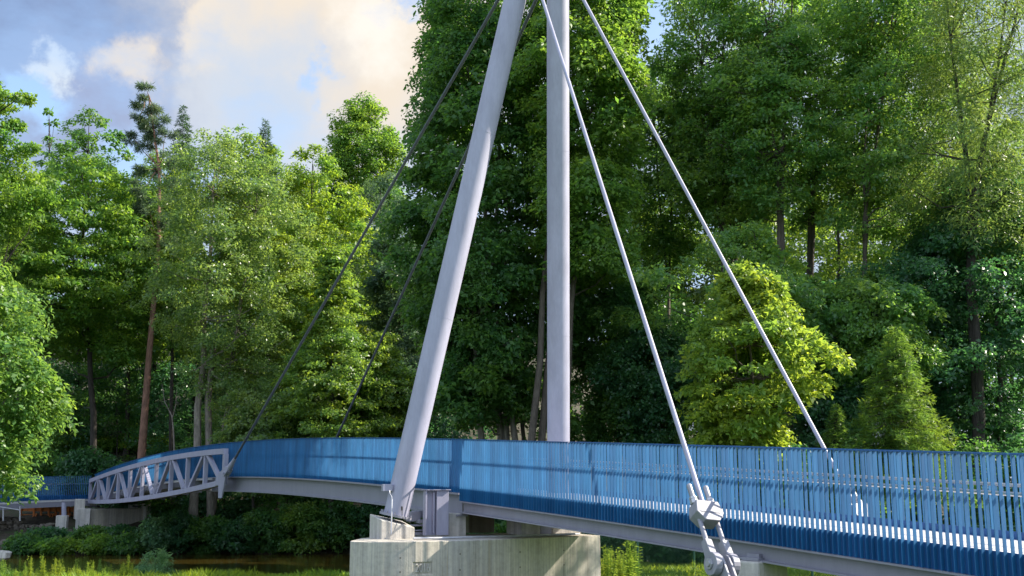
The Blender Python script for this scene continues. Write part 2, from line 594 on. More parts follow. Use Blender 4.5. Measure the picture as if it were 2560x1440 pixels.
# the hundred largest balusters are objects of their own, the rest one mesh per railing
fm = MB()
fm.box((0, 0, 0), (1, 0, 0), (0, 1, 0), (0, 0, 1), FIN_D, FIN_T, 1.538)
fo = fm.build('baluster', M['blue'], rail_near)
vis = [y for y in FINS if proj(bp(y, 0, -0.7))[0] < 2600 and y < YJ]
for k, y in enumerate(vis[:100]):
    ob = fo if k == 0 else fo.copy()
    if k:
        COL.objects.link(ob)
        ob.parent = rail_near
    p = bp(y, 0, -0.789)
    n = n_in(y)
    ob.location = tuple(p - bo)
    ob.rotation_euler = (0, R(rs.uniform(-.15, .15)), math.atan2(n[1], n[0]) + R(rs.uniform(-2.2, 2.2)))
own = set(vis[:100])
mb = MB()
for y in FINS:
    if y in own: continue
    fin_box(mb, y, 0.0, -0.014, -1.558 if y < YJ else -1.362)
tag(mb.build('balusters', M['blue'], rail_near, bo), kind='stuff')
mb = MB()
for y in FINS:
    fin_box(mb, y, W, -0.014, -1.558 if y < YJ else -1.362)
tag(mb.build('balusters', M['blue'], rail_far, bo), kind='stuff')

# lens-shaped truss on the near side of the far span
TT = np.array([(224, 1203.6), (260, 1190), (295, 1178), (360, 1159.5), (424, 1145.5), (505, 1133.5), (566, 1127.5)])
TB = np.array([(222, 1255), (292, 1252.5), (350, 1248), (381, 1243.5), (420, 1236), (487, 1220.5), (545, 1210.5), (566, 1206)])
def truss_pt(Y, tab):
    z = 0.5
    for _ in range(5):
        q = bp(Y, -0.36)
        px, _ = proj((q[0], q[1], z))
        z = P(px, np.interp(px, tab[:, 0], tab[:, 1]), q[1])[2]
    return np.array([q[0], q[1], z])
def y_at_px(px, o):
    lo, hi = 12.0, 68.0
    for _ in range(40):
        m = (lo + hi) / 2
        if proj(bp(m, o, -0.6))[0] > px: lo = m
        else: hi = m
    return (lo + hi) / 2
YT0, YT1 = y_at_px(564, -0.36), y_at_px(227, -0.36)
top_fit = np.polyfit(np.linspace(0, 1, 40), [truss_pt(y, TT)[2] for y in np.linspace(YT0, YT1, 40)], 3)
bot_fit = np.polyfit(np.linspace(0, 1, 40), [truss_pt(y, TB)[2] for y in np.linspace(YT0, YT1, 40)], 3)
def tn(k, which):
    f_ = k / 10.0
    y = YT0 + (YT1 - YT0) * f_
    q = bp(y, -0.36)
    return np.array([q[0], q[1], np.polyval(top_fit if which else bot_fit, f_)])
def chord(mbx, which, w, h):
    pts = [tn(k, which) for k in np.linspace(0, 10, 31)]
    stt = []
    for i, p in enumerate(pts):
        nn = n_in(YT0 + (YT1 - YT0) * i / 30.0)
        stt.append((p, nn))
    mbx.sweep([(-w / 2, h / 2), (w / 2, h / 2), (w / 2, -h / 2), (-w / 2, -h / 2)], stt)
mb = MB(); chord(mb, True, 0.20, 0.22)
truss = mb.build('truss', M['steel'], bridge, bo)
mb = MB(); chord(mb, False, 0.20, 0.21); mb.build('bottom_chord', M['steel'], truss, bo)
for k in range(11):
    a, b = tn(k, False), tn(k, True)
    mb = MB()
    n = n_in(YT0 + (YT1 - YT0) * k / 10.0); t = plan_t(YT0 + (YT1 - YT0) * k / 10.0)
    zt, zb = b[2] - 0.108, a[2] + 0.103
    wd = 0.26 if k == 0 else 0.17
    mb.box((a[0], a[1], (zt + zb) / 2), (n[0], n[1], 0), (t[0], t[1], 0), (0, 0, 1), 0.16, wd, zt - zb)
    mb.build('post', M['steel'], truss, bo)
for k in range(10):
    up = (k % 2 == 1)                   # from the pylon end: low, high, low ...
    a = tn(k + (0.18 if not up else 0.12), not (k % 2 == 0)); b = tn(k + 1 - (0.12 if not up else 0.18), (k % 2 == 0))
    a = a + np.array([0, 0, 0.10 if k % 2 == 0 else -0.10]); b = b + np.array([0, 0, -0.10 if k % 2 == 0 else 0.10])
    mb = MB()
    nn = n_in(YT0 + (YT1 - YT0) * k / 10.0)
    mb.bar(a, b, 0.16, 0.145, up=np.cross((nn[0], nn[1], 0), b - a))
    mb.build('diagonal', M['steel'], truss, bo)
# end gusset that takes the stay
mb = MB()
g0 = tn(0, False)
n = n_in(YT0); t = plan_t(YT0)
def gp(u, z): return np.array([g0[0] + t[0] * u - n[0] * 0.13, g0[1] + t[1] * u - n[1] * 0.13, g0[2] + z])
mb.prism([gp(0.75, 0.12), gp(0.35, 0.35), gp(-0.45, 0.62), gp(-0.62, 0.52), gp(-0.1, -0.62), gp(0.30, -0.62), gp(0.34, -0.12), gp(0.75, -0.12)], (n[0] * 0.05, n[1] * 0.05, 0))
mb.build('gusset_plate', M['steel'], truss, bo)

# steel support bracket at the pylon (box post with a recessed web)
c = P(1088, 1282, 28.0)
zt, zb = P(1088, 1226, 28.0)[2], P(1088, 1338, 28.0)[2]
e1 = nrm(np.array([0.92, 0.39, 0])); e2 = np.array([-e1[1], e1[0], 0])
mb = MB()
mb.box((c[0] + .17 * e1[0], c[1] + .17 * e1[1], (zt + zb) / 2), e1, e2, (0, 0, 1), 0.32, 0.16, zt - zb)
mb.box((c[0] - .155 * e1[0], c[1] - .155 * e1[1] + .05, (zt + zb) / 2), e1, e2, (0, 0, 1), 0.30, 0.03, zt - zb)
mb.box((c[0] - .27 * e1[0], c[1] - .27 * e1[1], (zt + zb) / 2), e1, e2, (0, 0, 1), 0.04, 0.20, zt - zb)
mb.box((c[0] - .06 * e1[0], c[1] - .06 * e1[1], (zt + zb) / 2), e1, e2, (0, 0, 1), 0.035, 0.14, zt - zb - 0.1)
mb.box((c[0] + .02 * e1[0], c[1] + .02 * e1[1], zt + .012), e1, e2, (0, 0, 1), 0.70, 0.26, 0.022)
mb.build('support_post', M['steel'], bridge, bo, bevel=0.004)
# bearing stack left of it
mb = MB()
for (x0, x1, y0, y1, YY) in ((1030, 1062, 1330, 1337, 28.3), (1030, 1062, 1311, 1315, 28.3), (1030, 1062, 1324, 1327, 28.3), (1022, 1046, 1279, 1303, 28.4), (1034, 1062, 1276, 1294, 28.6), (1042, 1060, 1299, 1308, 28.3)):
    a, b = P(x0, y1, YY), P(x1, y0, YY)
    mb.box(((a + b) / 2), e1, e2, (0, 0, 1), (b[0] - a[0]) / .92, 0.36, b[2] - a[2])
mb.build('bearing', M['girder'], bridge, bo, bevel=0.004)

# ------------------------------------------------------------------ pylon pier
PT = -1.19
front = [(910, 25.25), (960, 25.2), (1040, 25.38), (1150, 25.85), (1300, 26.9), (1420, 27.9), (1500, 28.65)]
fpts = []
for (px, Y) in front:
    q = P(px, 1300, Y)
    fpts.append((q[0], q[1]))
# rounded left end
l0 = np.array(fpts[0])
arc = [(l0[0] - 0.36, l0[1] + 0.55), (l0[0] - 0.34, l0[1] + 0.30), (l0[0] - 0.22, l0[1] + 0.08)]
back = [(fpts[-1][0] - 1.15, fpts[-1][1] + 2.6), (l0[0] + 0.2, l0[1] + 2.9), (l0[0] - 0.30, l0[1] + 1.9)]
outline = arc + fpts + back
dens = []
for i in range(len(outline)):
    a, b = np.array(outline[i]), np.array(outline[(i + 1) % len(outline)])
    for k in range(3 if i < len(arc) + len(fpts) - 1 else 1):
        dens.append(a + (b - a) * k / (3 if i < len(arc) + len(fpts) - 1 else 1))
ZB = -4.1
pier = root('bridge_pier', (0, 27.5, -2.75), 'large rounded board marked concrete pier with a recessed date panel under the pylon', 'bridge pier')
po = np.array(pier.location)
mb = MB()
mb.prism([(p[0], p[1], ZB) for p in dens], (0, 0, PT - ZB))
pb = mb.build('pier_block', M['conc'], pier, po)
# recessed date panel
pc = P(1057, 1421, 25.45)
fd = nrm(np.array([fpts[3][0] - fpts[1][0], fpts[3][1] - fpts[1][1], 0.0]))
fn = np.array([fd[1], -fd[0], 0])
# put the panel centre exactly on the face
a2, b2 = np.array(fpts[2]), np.array(fpts[3])
tt = ((pc[0] - a2[0]) / (b2[0] - a2[0]))
pc = np.array([pc[0], a2[1] + (b2[1] - a2[1]) * tt, pc[2]])
fd = nrm(np.array([b2[0] - a2[0], b2[1] - a2[1], 0.0])); fn = np.array([fd[1], -fd[0], 0])
cut = MB()
cut.box(pc, fd, fn, (0, 0, 1), 0.46, 0.07, 0.27)
co = cut.build('cutter', M['conc'], None)
pb.location = (0, 0, 0)
bpy.context.view_layer.update()
md = pb.modifiers.new('cut', 'BOOLEAN'); md.operation = 'DIFFERENCE'; md.object = co; md.solver = 'EXACT'
bpy.context.view_layer.update()
dg = bpy.context.evaluated_depsgraph_get()
me2 = bpy.data.meshes.new_from_object(pb.evaluated_get(dg))
pb.modifiers.clear()
pb.data = me2
bpy.data.objects.remove(co)
md = pb.modifiers.new('edge', 'BEVEL'); md.width = 0.03; md.segments = 3; md.limit_method = 'ANGLE'; md.angle_limit = R(50)
cu = bpy.data.curves.new('date', 'FONT')
cu.body = '2016'; cu.size = 0.27; cu.align_x = 'CENTER'; cu.align_y = 'CENTER'; cu.extrude = 0.021
to = bpy.data.objects.new('date', cu); COL.objects.link(to)
bpy.context.view_layer.update()
tme = bpy.data.meshes.new_from_object(to.evaluated_get(bpy.context.evaluated_depsgraph_get()))
bpy.data.objects.remove(to)
tme.materials.clear(); tme.materials.append(M['conc2'])
dt = bpy.data.objects.new('date_numerals', tme); COL.objects.link(dt); dt.parent = pier
mat = Matrix(((fd[0], 0, fn[0], 0), (fd[1], 0, fn[1], 0), (0, 1, 0, 0), (0, 0, 0, 1)))
loc = pc - fn * 0.022 - po
dt.matrix_local = Matrix.Translation(Vector(loc)) @ mat @ Matrix.Diagonal((0.66, 1, 1, 1))

for (px_, py_) in ((1000, 1395), (1150, 1385), (1150, 1425), (1300, 1380), (1300, 1418), (1410, 1376), (1410, 1412), (1000, 1430)):
    i_ = max(k for k in range(len(front) - 1) if front[k][0] <= px_)
    A_, B_ = np.array(fpts[i_]), np.array(fpts[i_ + 1])
    lo_, hi_ = 0.0, 1.0
    for _ in range(30):
        m0 = (lo_ + hi_) / 2
        if proj((A_[0] + (B_[0] - A_[0]) * m0, A_[1] + (B_[1] - A_[1]) * m0, -1.9))[0] < px_: lo_ = m0
        else: hi_ = m0
    c2_ = A_ + (B_ - A_) * lo_
    nf = nrm(np.array([B_[1] - A_[1], -(B_[0] - A_[0]), 0]))
    c3_ = np.array([c2_[0], c2_[1], P(px_, py_, c2_[1])[2]])
    m_ = MB(); m_.tube([c3_ - nf * .02, c3_ + nf * .003], .019, 10)
    m_.build('tie_hole_plug', M['stone'], pier, po)
def plinth(cx, cy, name='plinth'):
    cc = np.array([cx, cy, 0])
    E1 = np.array([0.9, 0.436, 0]); E2 = np.array([-0.436, 0.9, 0])
    q = [cc - .42 * E1 - .37 * E2, cc + .43 * E1 - .37 * E2, cc + .43 * E1 + .48 * E2, cc - .42 * E1 + .48 * E2]
    zt_ = [-0.74, -0.93, -0.80, -0.62]
    m_ = MB()
    m_.hexa([(p[0], p[1], PT - 0.02) for p in q] + [(p[0], p[1], z) for p, z in zip(q, zt_)])
    return m_.build(name, M['conc2'], pier, po, bevel=0.02)
plinth(-2.88, 27.07)
plinth(1.25, 29.55)
def block(x0, x1, y0, y1, Y, depth, mat, parent, org, name, ang=25, bevel=0.015):
    a, b = P(x0, y1, Y), P(x1, y0, Y)
    E1 = np.array([math.cos(R(ang)), math.sin(R(ang)), 0]); E2 = np.array([-E1[1], E1[0], 0])
    m_ = MB()
    c_ = (a + b) / 2 + E2 * depth / 2
    m_.box(c_, E1, E2, (0, 0, 1), (b[0] - a[0]) / math.cos(R(ang)), depth, b[2] - a[2])
    return m_.build(name, mat, parent, org, bevel=bevel)
block(1110, 1165, 1283, 1341, 28.4, 0.9, M['conc2'], pier, po, 'bearing_pedestal')
block(1303, 1351, 1272, 1338, 28.5, 0.9, M['conc2'], pier, po, 'bearing_pedestal')
block(1351, 1379, 1280, 1337, 28.9, 0.25, M['steel'], pier, po, 'bearing_pedestal')
block(1172, 1236, 1284, 1332, 30.3, 0.5, M['stone'], pier, po, 'control_cabinet')
mb = MB()
zt = PT + 0.045
mb.tube([(fpts[1][0] + .6, fpts[1][1] + .75, zt), (fpts[3][0] - .2, fpts[3][1] + .42, zt), (fpts[4][0], fpts[4][1] + .42, zt), (fpts[5][0] + .3, fpts[5][1] + .60, zt)], 0.028, 8)
mb.build('conduit_pipe', M['galv'], pier, po, smoothed=True)

# ------------------------------------------------------------------ pylon: two legs and the pinned head above the frame
pyl = root('pylon', (-0.8, 28.3, PT), 'lilac grey steel pylon of two round legs standing on the big concrete pier', 'pylon')
pyo = np.array(pyl.location)
NB, NT = P(989, 1290, 27.1), P(1330, -185, 27.5)
FB, FT = P(1396.5, 1300, 29.6), P(1394.5, -180, 27.0)
RL = 0.297
for (a, b) in ((NB, NT), (FB, FT)):
    mb = MB()
    mb.tube([a + (b - a) * k for k in np.linspace(0.0, 1, 24)], RL, 40)
    leg = mb.build('leg', M['steel'], pyl, pyo, smoothed=True)
    d = nrm(b - a)
    mb = MB(); mb.tube([b, b + d * 0.06], RL + 0.05, 32); mb.build('end_cap', M['steel'], leg, pyo, smoothed=True)
    mb = MB(); mb.tube([a - d * 0.02, a + d * 0.035], RL + 0.10, 32)
    for k in range(12):
        an = 2 * math.pi * k / 12
        s1 = nrm(np.cross(d, (0, 1, 0))); s2 = np.cross(d, s1)
        q = a + (RL + .065) * (math.cos(an) * s1 + math.sin(an) * s2)
        mb.tube([q + d * .03, q + d * .09], 0.018, 6)
    mb.build('base_flange', M['girder'], leg, pyo, smoothed=True)
    for w_ in (0.31, 0.62, 0.93):       # weld seams
        mb = MB(); q = a + (b - a) * w_; mb.tube([q - d * .012, q + d * .012], RL + 0.003, 40)
        mb.build('weld_seam', M['steel'], leg, pyo, smoothed=True)
NA, FA = P(1317, -125, 27.42), P(1394.6, -120, 27.12)
mb = MB(); mb.tube([NA + (NA - FA) * 0.7, FA + (FA - NA) * 0.7], 0.11, 16); mb.build('head_pin', M['steel'], pyl, pyo, smoothed=True)
# junction box and cables on the near leg
leg_near = [o for o in pyl.children if o.name == 'leg'][0]
q = P(967.5, 1219, 26.85)
mb = MB(); mb.box(q, e1, e2, (0, 0, 1), 0.235, 0.16, 0.165); mb.bar(q + e1 * .1, q + e1 * .26, .05, .07); mb.build('junction_box', M['steel'], leg_near, pyo, bevel=0.008)
mb = MB()
mb.tube([P(974, 1226, 26.75), P(974.5, 1234, 26.7), P(979, 1241, 26.62), P(980, 1250, 26.6)], 0.010, 6)
mb.tube([P(980, 1248, 26.6), P(979, 1290, 26.5), P(978, 1336, 26.45)], 0.017, 8)
mb.build('conduit', M['galv'], leg_near, pyo, smoothed=True)
mb = MB(); mb.tube([P(1005, 1266, 26.78), P(1005, 1276, 26.78)], 0.022, 8); mb.tube([P(1005, 1274, 26.78), P(1005.5, 1290, 26.78), P(1010, 1299, 26.75), P(1018, 1304, 26.75), P(1026, 1306, 27.0)], 0.009, 6)
mb.build('earth_cable', M['rubber'], leg_near, pyo, smoothed=True)

# ------------------------------------------------------------------ stays
def stay(name, a, b, rad, mat, label, fork=True):
    a, b = np.array(a), np.array(b)
    d = nrm(b - a)
    ro = root(name, b, label, 'stay cable', 'stays of the pylon')
    m_ = MB(); m_.tube([a, a + (b - a) * .5, b - d * (0.35 if fork else 0.0)], rad, 12)
    m_.build('cable', mat, ro, b, smoothed=True)
    if fork:
        m_ = MB(); m_.tube([b - d * 0.95, b - d * 0.62, b - d * 0.55, b - d * 0.28], [rad * 1.3, rad * 1.9, rad * 2.3, rad * 2.4], 12)
        m_.build('socket', M['steel'], ro, b, smoothed=True)
        s = nrm(np.cross(d, (0, 0, 1)))
        m_ = MB()
        for k in (-1, 1):
            m_.box(b - d * 0.10 + s * k * .085, s, d, np.cross(s, d), 0.05, 0.46, 0.20)
        m_.tube([b - s * .16, b + s * .16], 0.05, 12)
        m_.build('fork', M['steel'], ro, b, smoothed=True)
    return ro
gus = gp(-0.50, 0.55)
stay('stay_cable', NA, P(567, 1182, gus[1] - 0.1), 0.046, M['cable_dark'], 'dark stay running from the near pylon leg down to the end of the truss')
stay('stay_cable', FA, P(806, 1172, 48.3), 0.046, M['cable_dark'], 'dark stay passing behind the leaning leg to the far side of the bridge')

def anchor(px, py, Y, top, label_stay, label_anchor, down=2.6):
    C = P(px, py, Y)
    d = nrm(C - top)                    # along the stay, downwards
    n = n_in(Y + 1)
    b = np.array([n[0], n[1], 0.0]); b = nrm(b - d * (b @ d))
    c = np.cross(d, b)
    sr = root('stay_cable', C, label_stay, 'stay cable', 'stays of the pylon')
    m_ = MB(); m_.tube([top, top + (C - top) * .5, C - d * 0.1], 0.043, 14)
    m_.build('cable', M['steel'], sr, C, smoothed=True)
    ar = root('cable_anchor', C + d * down, label_anchor, 'cable anchor', 'ground anchors of the stays')
    ao = np.array(ar.location)
    def q(bb, dd, cc=0.0): return C + b * bb + d * dd + c * cc
    m_ = MB()
    m_.prism([q(-.20, -.19, -.13), q(.20, -.19, -.13), q(.25, .02, -.13), q(.13, .17, -.13), q(-.13, .17, -.13), q(-.25, .02, -.13)], c * 0.26)
    m_.build('crosshead', M['anchor'], ar, ao, bevel=0.012)
    m_ = MB(); m_.box(q(0, 0.02, -.132 if (c[1] > 0) else .132), b, d, c, 0.36, 0.022, 0.01); m_.build('crosshead_strap', M['girder'], ar, ao)
    s = 0.155
    for k in (-1, 1):
        m_ = MB(); m_.tube([q(k * s, -.56), q(k * s, -.54), q(k * s, .55)], [.032, .04, .04], 14)
        m_.build('tie_rod', M['anchor'], ar, ao, smoothed=True)
        m_ = MB(); m_.tube([q(k * s, -.265), q(k * s, -.19)], 0.068, 6); m_.tube([q(k * s, -.315), q(k * s, -.272)], 0.064, 6)
        m_.build('nut', M['galv'], ar, ao, bevel=0.004)
        m_ = MB()
        for r_ in np.arange(-.535, -.33, .018): m_.tube([q(k * s, r_), q(k * s, r_ + .008)], 0.0445, 14)
        m_.build('thread', M['galv'], ar, ao, smoothed=True)
        # eye plate: tapers from the rod to a round eye
        m_ = MB()
        poly = [q(k * s - .06, .47, -.065), q(k * s - .06, .47, .065)]
        eye = []
        for i in range(17):
            an = R(28) + (2 * math.pi - R(56)) * i / 16
            eye.append(q(k * s - .06, .88 - .178 * math.cos(an), .178 * math.sin(an)))
        m_.prism([poly[0], poly[1]] + eye, b * 0.12)
        m_.build('eye_plate', M['anchor'], ar, ao, bevel=0.010)
        m_ = MB()
        fk = []
        for i in range(13):
            an = R(-90) + math.pi * i / 12
            fk.append(q(k * .062 - .018, .88 - .15 * math.cos(an), .15 * math.sin(an)))
        m_.prism(fk + [q(k * .062 - .018, down, .22), q(k * .062 - .018, down, -.22)], b * 0.036)
        m_.build('fork_plate', M['anchor'], ar, ao, bevel=0.004)
    m_ = MB(); m_.tube([q(-.27, .88), q(.27, .88)], 0.05, 16); m_.tube([q(-.245, .88), q(-.217, .88)], 0.088, 6); m_.tube([q(.217, .88), q(.245, .88)], 0.088, 6)
    m_.build('pin', M['galv'], ar, ao, smoothed=True)
    m_ = MB(); m_.box(q(0, 1.08), b, d, c, 0.10, 0.05, 0.14); m_.build('spacer_plate', M['anchor'], ar, ao)
    return ar
anchor(1766, 1288, 17.6, NA, 'lilac rod stay in front of the blue railing from near leg to ground anchor', 'heavy steel fork anchor with twin tie rods standing in front of the railing')
anchor(2148, 1284, 22.6, FA, 'lilac rod stay descending behind the blue railing from the upright leg', 'fork anchor with twin tie rods half hidden behind the slatted railing')

# small pier on the right
sp = root('bridge_pier', P(1905, 1500, 18.9), 'low grey concrete pier under the girder behind the fork anchor', 'bridge pier')
so = np.array(sp.location)
a = P(1895, 1405, 18.3)
E1 = nrm(np.array([.80, .60, 0])); E2 = np.array([-E1[1], E1[0], 0])
mb = MB(); q0 = np.array([a[0], a[1], 0])
mb.hexa([(p[0], p[1], -3.6) for p in (q0, q0 + E1 * .74, q0 + E1 * .74 + E2 * .6, q0 + E2 * .6)] + [(p[0], p[1], a[2]) for p in (q0, q0 + E1 * .74, q0 + E1 * .74 + E2 * .6, q0 + E2 * .6)])
mb.build('pier_block', M['conc2'], sp, so, bevel=0.03)
mb = MB(); cc = q0 + E1 * .30 + E2 * .25
mb.box((cc[0], cc[1], a[2] + .03), E1, E2, (0, 0, 1), .42, .36, .05); mb.box((cc[0], cc[1], a[2] + .085), E1, E2, (0, 0, 1), .26, .26, .06)
mb.build('bearing', M['girder'], sp, so, bevel=0.004)

# ------------------------------------------------------------------ left end: abutment, approach walkway, timber bridge, stones
ab = root('bridge_abutment', P(280, 1330, 64.0), 'grey concrete abutment carrying the left end of the truss above the river', 'abutment')
abo = np.array(ab.location)
def wedge(x0, x1, y0, y1, Y0, Y1, depth, mat, parent, org, name, bevel=0.03):
    """wall whose front runs from (x0,Y0) to (x1,Y1), top y0 and bottom y1 in the photograph at the left end"""
    a, b = P(x0, y1, Y0), P(x1, y1, Y1)
    zt_, zb_ = P(x0, y0, Y0)[2], min(a[2], b[2]) - 0.6
    d = nrm(np.array([b[0] - a[0], b[1] - a[1], 0])); n = np.array([-d[1], d[0], 0]) * depth
    q = [np.array([a[0], a[1], 0]), np.array([b[0], b[1], 0]), np.array([b[0], b[1], 0]) + n, np.array([a[0], a[1], 0]) + n]
    m_ = MB()
    m_.hexa([(p[0], p[1], zb_) for p in q] + [(p[0], p[1], zt_) for p in q])
    return m_.build(name, mat, parent, org, bevel=bevel)
wedge(187, 223, 1272, 1328, 63.2, 63.4, 2.2, M['conc2'], ab, abo, 'abutment_block')
wedge(189, 212, 1248, 1271.6, 63.3, 63.5, 1.5, M['conc2'], ab, abo, 'upstand')
wedge(223.5, 362, 1273, 1312, 63.6, 66.2, 1.6, M['conc'], ab, abo, 'abutment_wall')
wedge(362.5, 376, 1260, 1308, 66.0, 66.4, 1.4, M['conc2'], ab, abo, 'wing_wall')
mb = MB()
for (px, Y) in ((235, 64.4), (345, 66.4)):
    q = P(px, 1266, Y); mb.box(q, (1, 0, 0), (0, 1, 0), (0, 0, 1), 0.5, 0.5, 0.10)
mb.build('bearing', M['rubber'], ab, abo)

aw = root('approach_walkway', P(110, 1255, 63), 'dark blue railed walkway in the shade leading away from the truss', 'walkway')
awo = np.array(aw.location)
A0, A1 = P(229, 1189, 66.2), P(-90, 1196, 60.5)
def apt(f_, o, dz):
    d = nrm(np.array([A1[0] - A0[0], A1[1] - A0[1], 0])); n = np.array([d[1], -d[0], 0])
    n = n if n[1] > 0 else -n
    return A0 + (A1 - A0) * f_ + n * o + np.array([0, 0, dz - 0.18 * (f_ - 0.3) ** 2])
ff = np.linspace(0, 1, 16)
def asweep(prof, mat, name, parent):
    m_ = MB()
    d = nrm(np.array([A1[0] - A0[0], A1[1] - A0[1], 0])); n = np.array([d[1], -d[0], 0]); n = n if n[1] > 0 else -n
    m_.sweep(prof, [(apt(f_, 0, 0), (n[0], n[1])) for f_ in ff])
    return m_.build(name, mat, parent, awo)
asweep([(0, -1.34), (2.9, -1.34), (2.9, -1.45), (0, -1.45)], M['deck'], 'deck', aw)
asweep([(0.0, -1.455), (0.2, -1.455), (0.2, -1.74), (0.0, -1.74)], M['girder'], 'girder', aw)
for o in (0.0, 2.9):
    m_ = MB()
    L_ = np.linalg.norm(A1 - A0)
    r_ = asweep([(o - .035, 0), (o + .035, 0), (o + .035, -.015), (o - .035, -.015)], M['bluedk'], 'railing', aw)
    d = nrm(np.array([A1[0] - A0[0], A1[1] - A0[1], 0])); n = np.array([d[1], -d[0], 0]); n = n if n[1] > 0 else -n
    for f_ in np.arange(0.005, 1, 0.112 / L_):
        q = apt(f_, o, -0.68)
        m_.box(q, n, d, (0, 0, 1), FIN_D, FIN_T, 1.33)
    tag(m_.build('balusters', M['blue'], r_, awo), kind='stuff')
    asweep([(o + .04, -1.10), (o + .052, -1.10), (o + .052, -1.45), (o + .04, -1.45)], M['bluedk'], 'kerb_plate', r_)
    m_ = MB(); m_.tube([apt(f_, o + (0.16 if o == 0 else -.16), -0.45) for f_ in ff], 0.028, 8); m_.build('handrail', M['stainless'], r_, awo, smoothed=True)
m_ = MB(); q = P(160, 1256, 62.6); q2 = P(160, 1289, 62.6)
m_.tube([q, q2], 0.13, 16); m_.build('column', M['steel'], aw, awo, smoothed=True)
block(138, 166, 1289, 1336, 62.4, 0.9, M['conc2'], aw, awo, 'footing', 15)

wb = root('timber_footbridge', P(120, 1310, 67.5), 'small orange brown timber footbridge crossing the side stream under the walkway', 'footbridge')
wo = np.array(wb.location)
def wpt(px, py, dy=0.0): return P(px, py, 67.5 + dy)
m_ = MB(); m_.bar(wpt(48, 1302), wpt(192, 1304), 1.2, 0.30); m_.build('deck_beam', M['orange'], wb, wo)
for (ya, yb, hh) in ((1272, 1274, .26), (1291, 1293, .26)):
    m_ = MB(); m_.bar(wpt(48, ya, -.62), wpt(192, yb, -.62), 0.05, hh); m_.build('rail_board', M['orange'], wb, wo)
for px in (52, 85, 103, 122, 139, 152, 172, 186):
    m_ = MB(); m_.bar(wpt(px, 1308, -.70), wpt(px, 1262, -.70), 0.10, 0.10, up=(0, 1, 0)); m_.build('rail_post', M['orange'], wb, wo)
for px in (86, 92, 128, 134, 176):
    m_ = MB(); m_.bar(wpt(px - 9, 1306, -1.1), wpt(px, 1284, -.78), 0.07, 0.07, up=(0, 1, 0)); m_.build('brace', M['orange'], wb, wo)

def stone(mbx, c, s, rng):
    """rough rounded block"""
    V, Fc = [], []
    nu, nv = 7, 5
    ph = rng.uniform(0, 6.28)
    for j in range(nv + 1):
        th = math.pi * j / nv
        for i in range(nu):
            an = 2 * math.pi * i / nu + ph
            k = 0.82 + 0.3 * rng.random()
            x, y, z = math.sin(th) * math.cos(an), math.sin(th) * math.sin(an), math.cos(th)
            e = 0.62
            p = [math.copysign(abs(t_) ** e, t_) for t_ in (x, y, z)]
            V.append((c[0] + p[0] * s[0] * k, c[1] + p[1] * s[1] * k, c[2] + p[2] * s[2] * k))
    for j in range(nv):
        for i in range(nu):
            Fc.append((j * nu + i, j * nu + (i + 1) % nu, (j + 1) * nu + (i + 1) % nu, (j + 1) * nu + i))
    mbx.add(V, Fc)
rg = random.Random(11)
sw = MB()
for row in range(6):
    px = -30.0
    py = 1345 - row * 9.5
    while px < (142 - row * 7 if row < 4 else 52):
        w_ = rg.uniform(9, 22)
        q = P(px + w_ / 2, py + rg.uniform(-2, 2), 63.8 + rg.uniform(-.2, .3) + row * 0.12)
        stone(sw, q, (w_ * 0.0135, 0.45, 0.135 + rg.uniform(-.02, .04)), rg)
        px += w_ * 1.02
tag(sw.build('stone_wall', M['stone'], None, P(60, 1345, 64)), 'rough dry stone wall in shade beside the side stream mouth', 'stone wall')
for k, (px, py, Y, s, lb) in enumerate(((5, 1388, 47.5, .30, 'pale boulder at the water edge cut by the left frame border'), (118, 1352, 61.8, .42, 'grey boulder below the small concrete footing'), (146, 1344, 62.2, .36, 'flat boulder leaning on the small concrete footing'),
                             (205, 1338, 62.6, .34, 'brown boulder at the foot of the abutment block'), (142, 1378, 60.6, .22, 'small white stone at the water line below the abutment'), (190, 1352, 61.6, .5, 'mossy boulder on the bank below the abutment'),
                             (165, 1333, 62.6, .30, 'brown boulder wedged between footing and abutment'), (20, 1358, 61.5, .33, 'dark boulder below the stone wall'))):
    m_ = MB(); q = P(px, py, Y); stone(m_, (0, 0, 0), (s * 1.25, s, s * .7), rg)
    ob = m_.build('boulder', M['conc2'] if k == 0 else M['stone'], None, smoothed=True)
    ob.location = tuple(q); tag(ob, lb, 'boulder', 'boulders on the far bank' if k else None)
hr = root('pipe_handrail', P(30, 1300, 61.5), 'pale grey pipe handrail above the stone wall', 'handrail')
ho = np.array(hr.location)
m_ = MB(); m_.tube([P(-40, 1262, 61.5), P(10, 1269, 61.5), P(49, 1275, 61.8)], 0.035, 8); m_.build('rail_pipe', M['galv'], hr, ho, smoothed=True)
for px, pt in ((8, 1269), (50, 1266)):
    m_ = MB(); m_.tube([P(px, pt, 61.7), P(px, 1302, 61.7)], 0.04, 8); m_.build('post', M['galv'], hr, ho, smoothed=True)

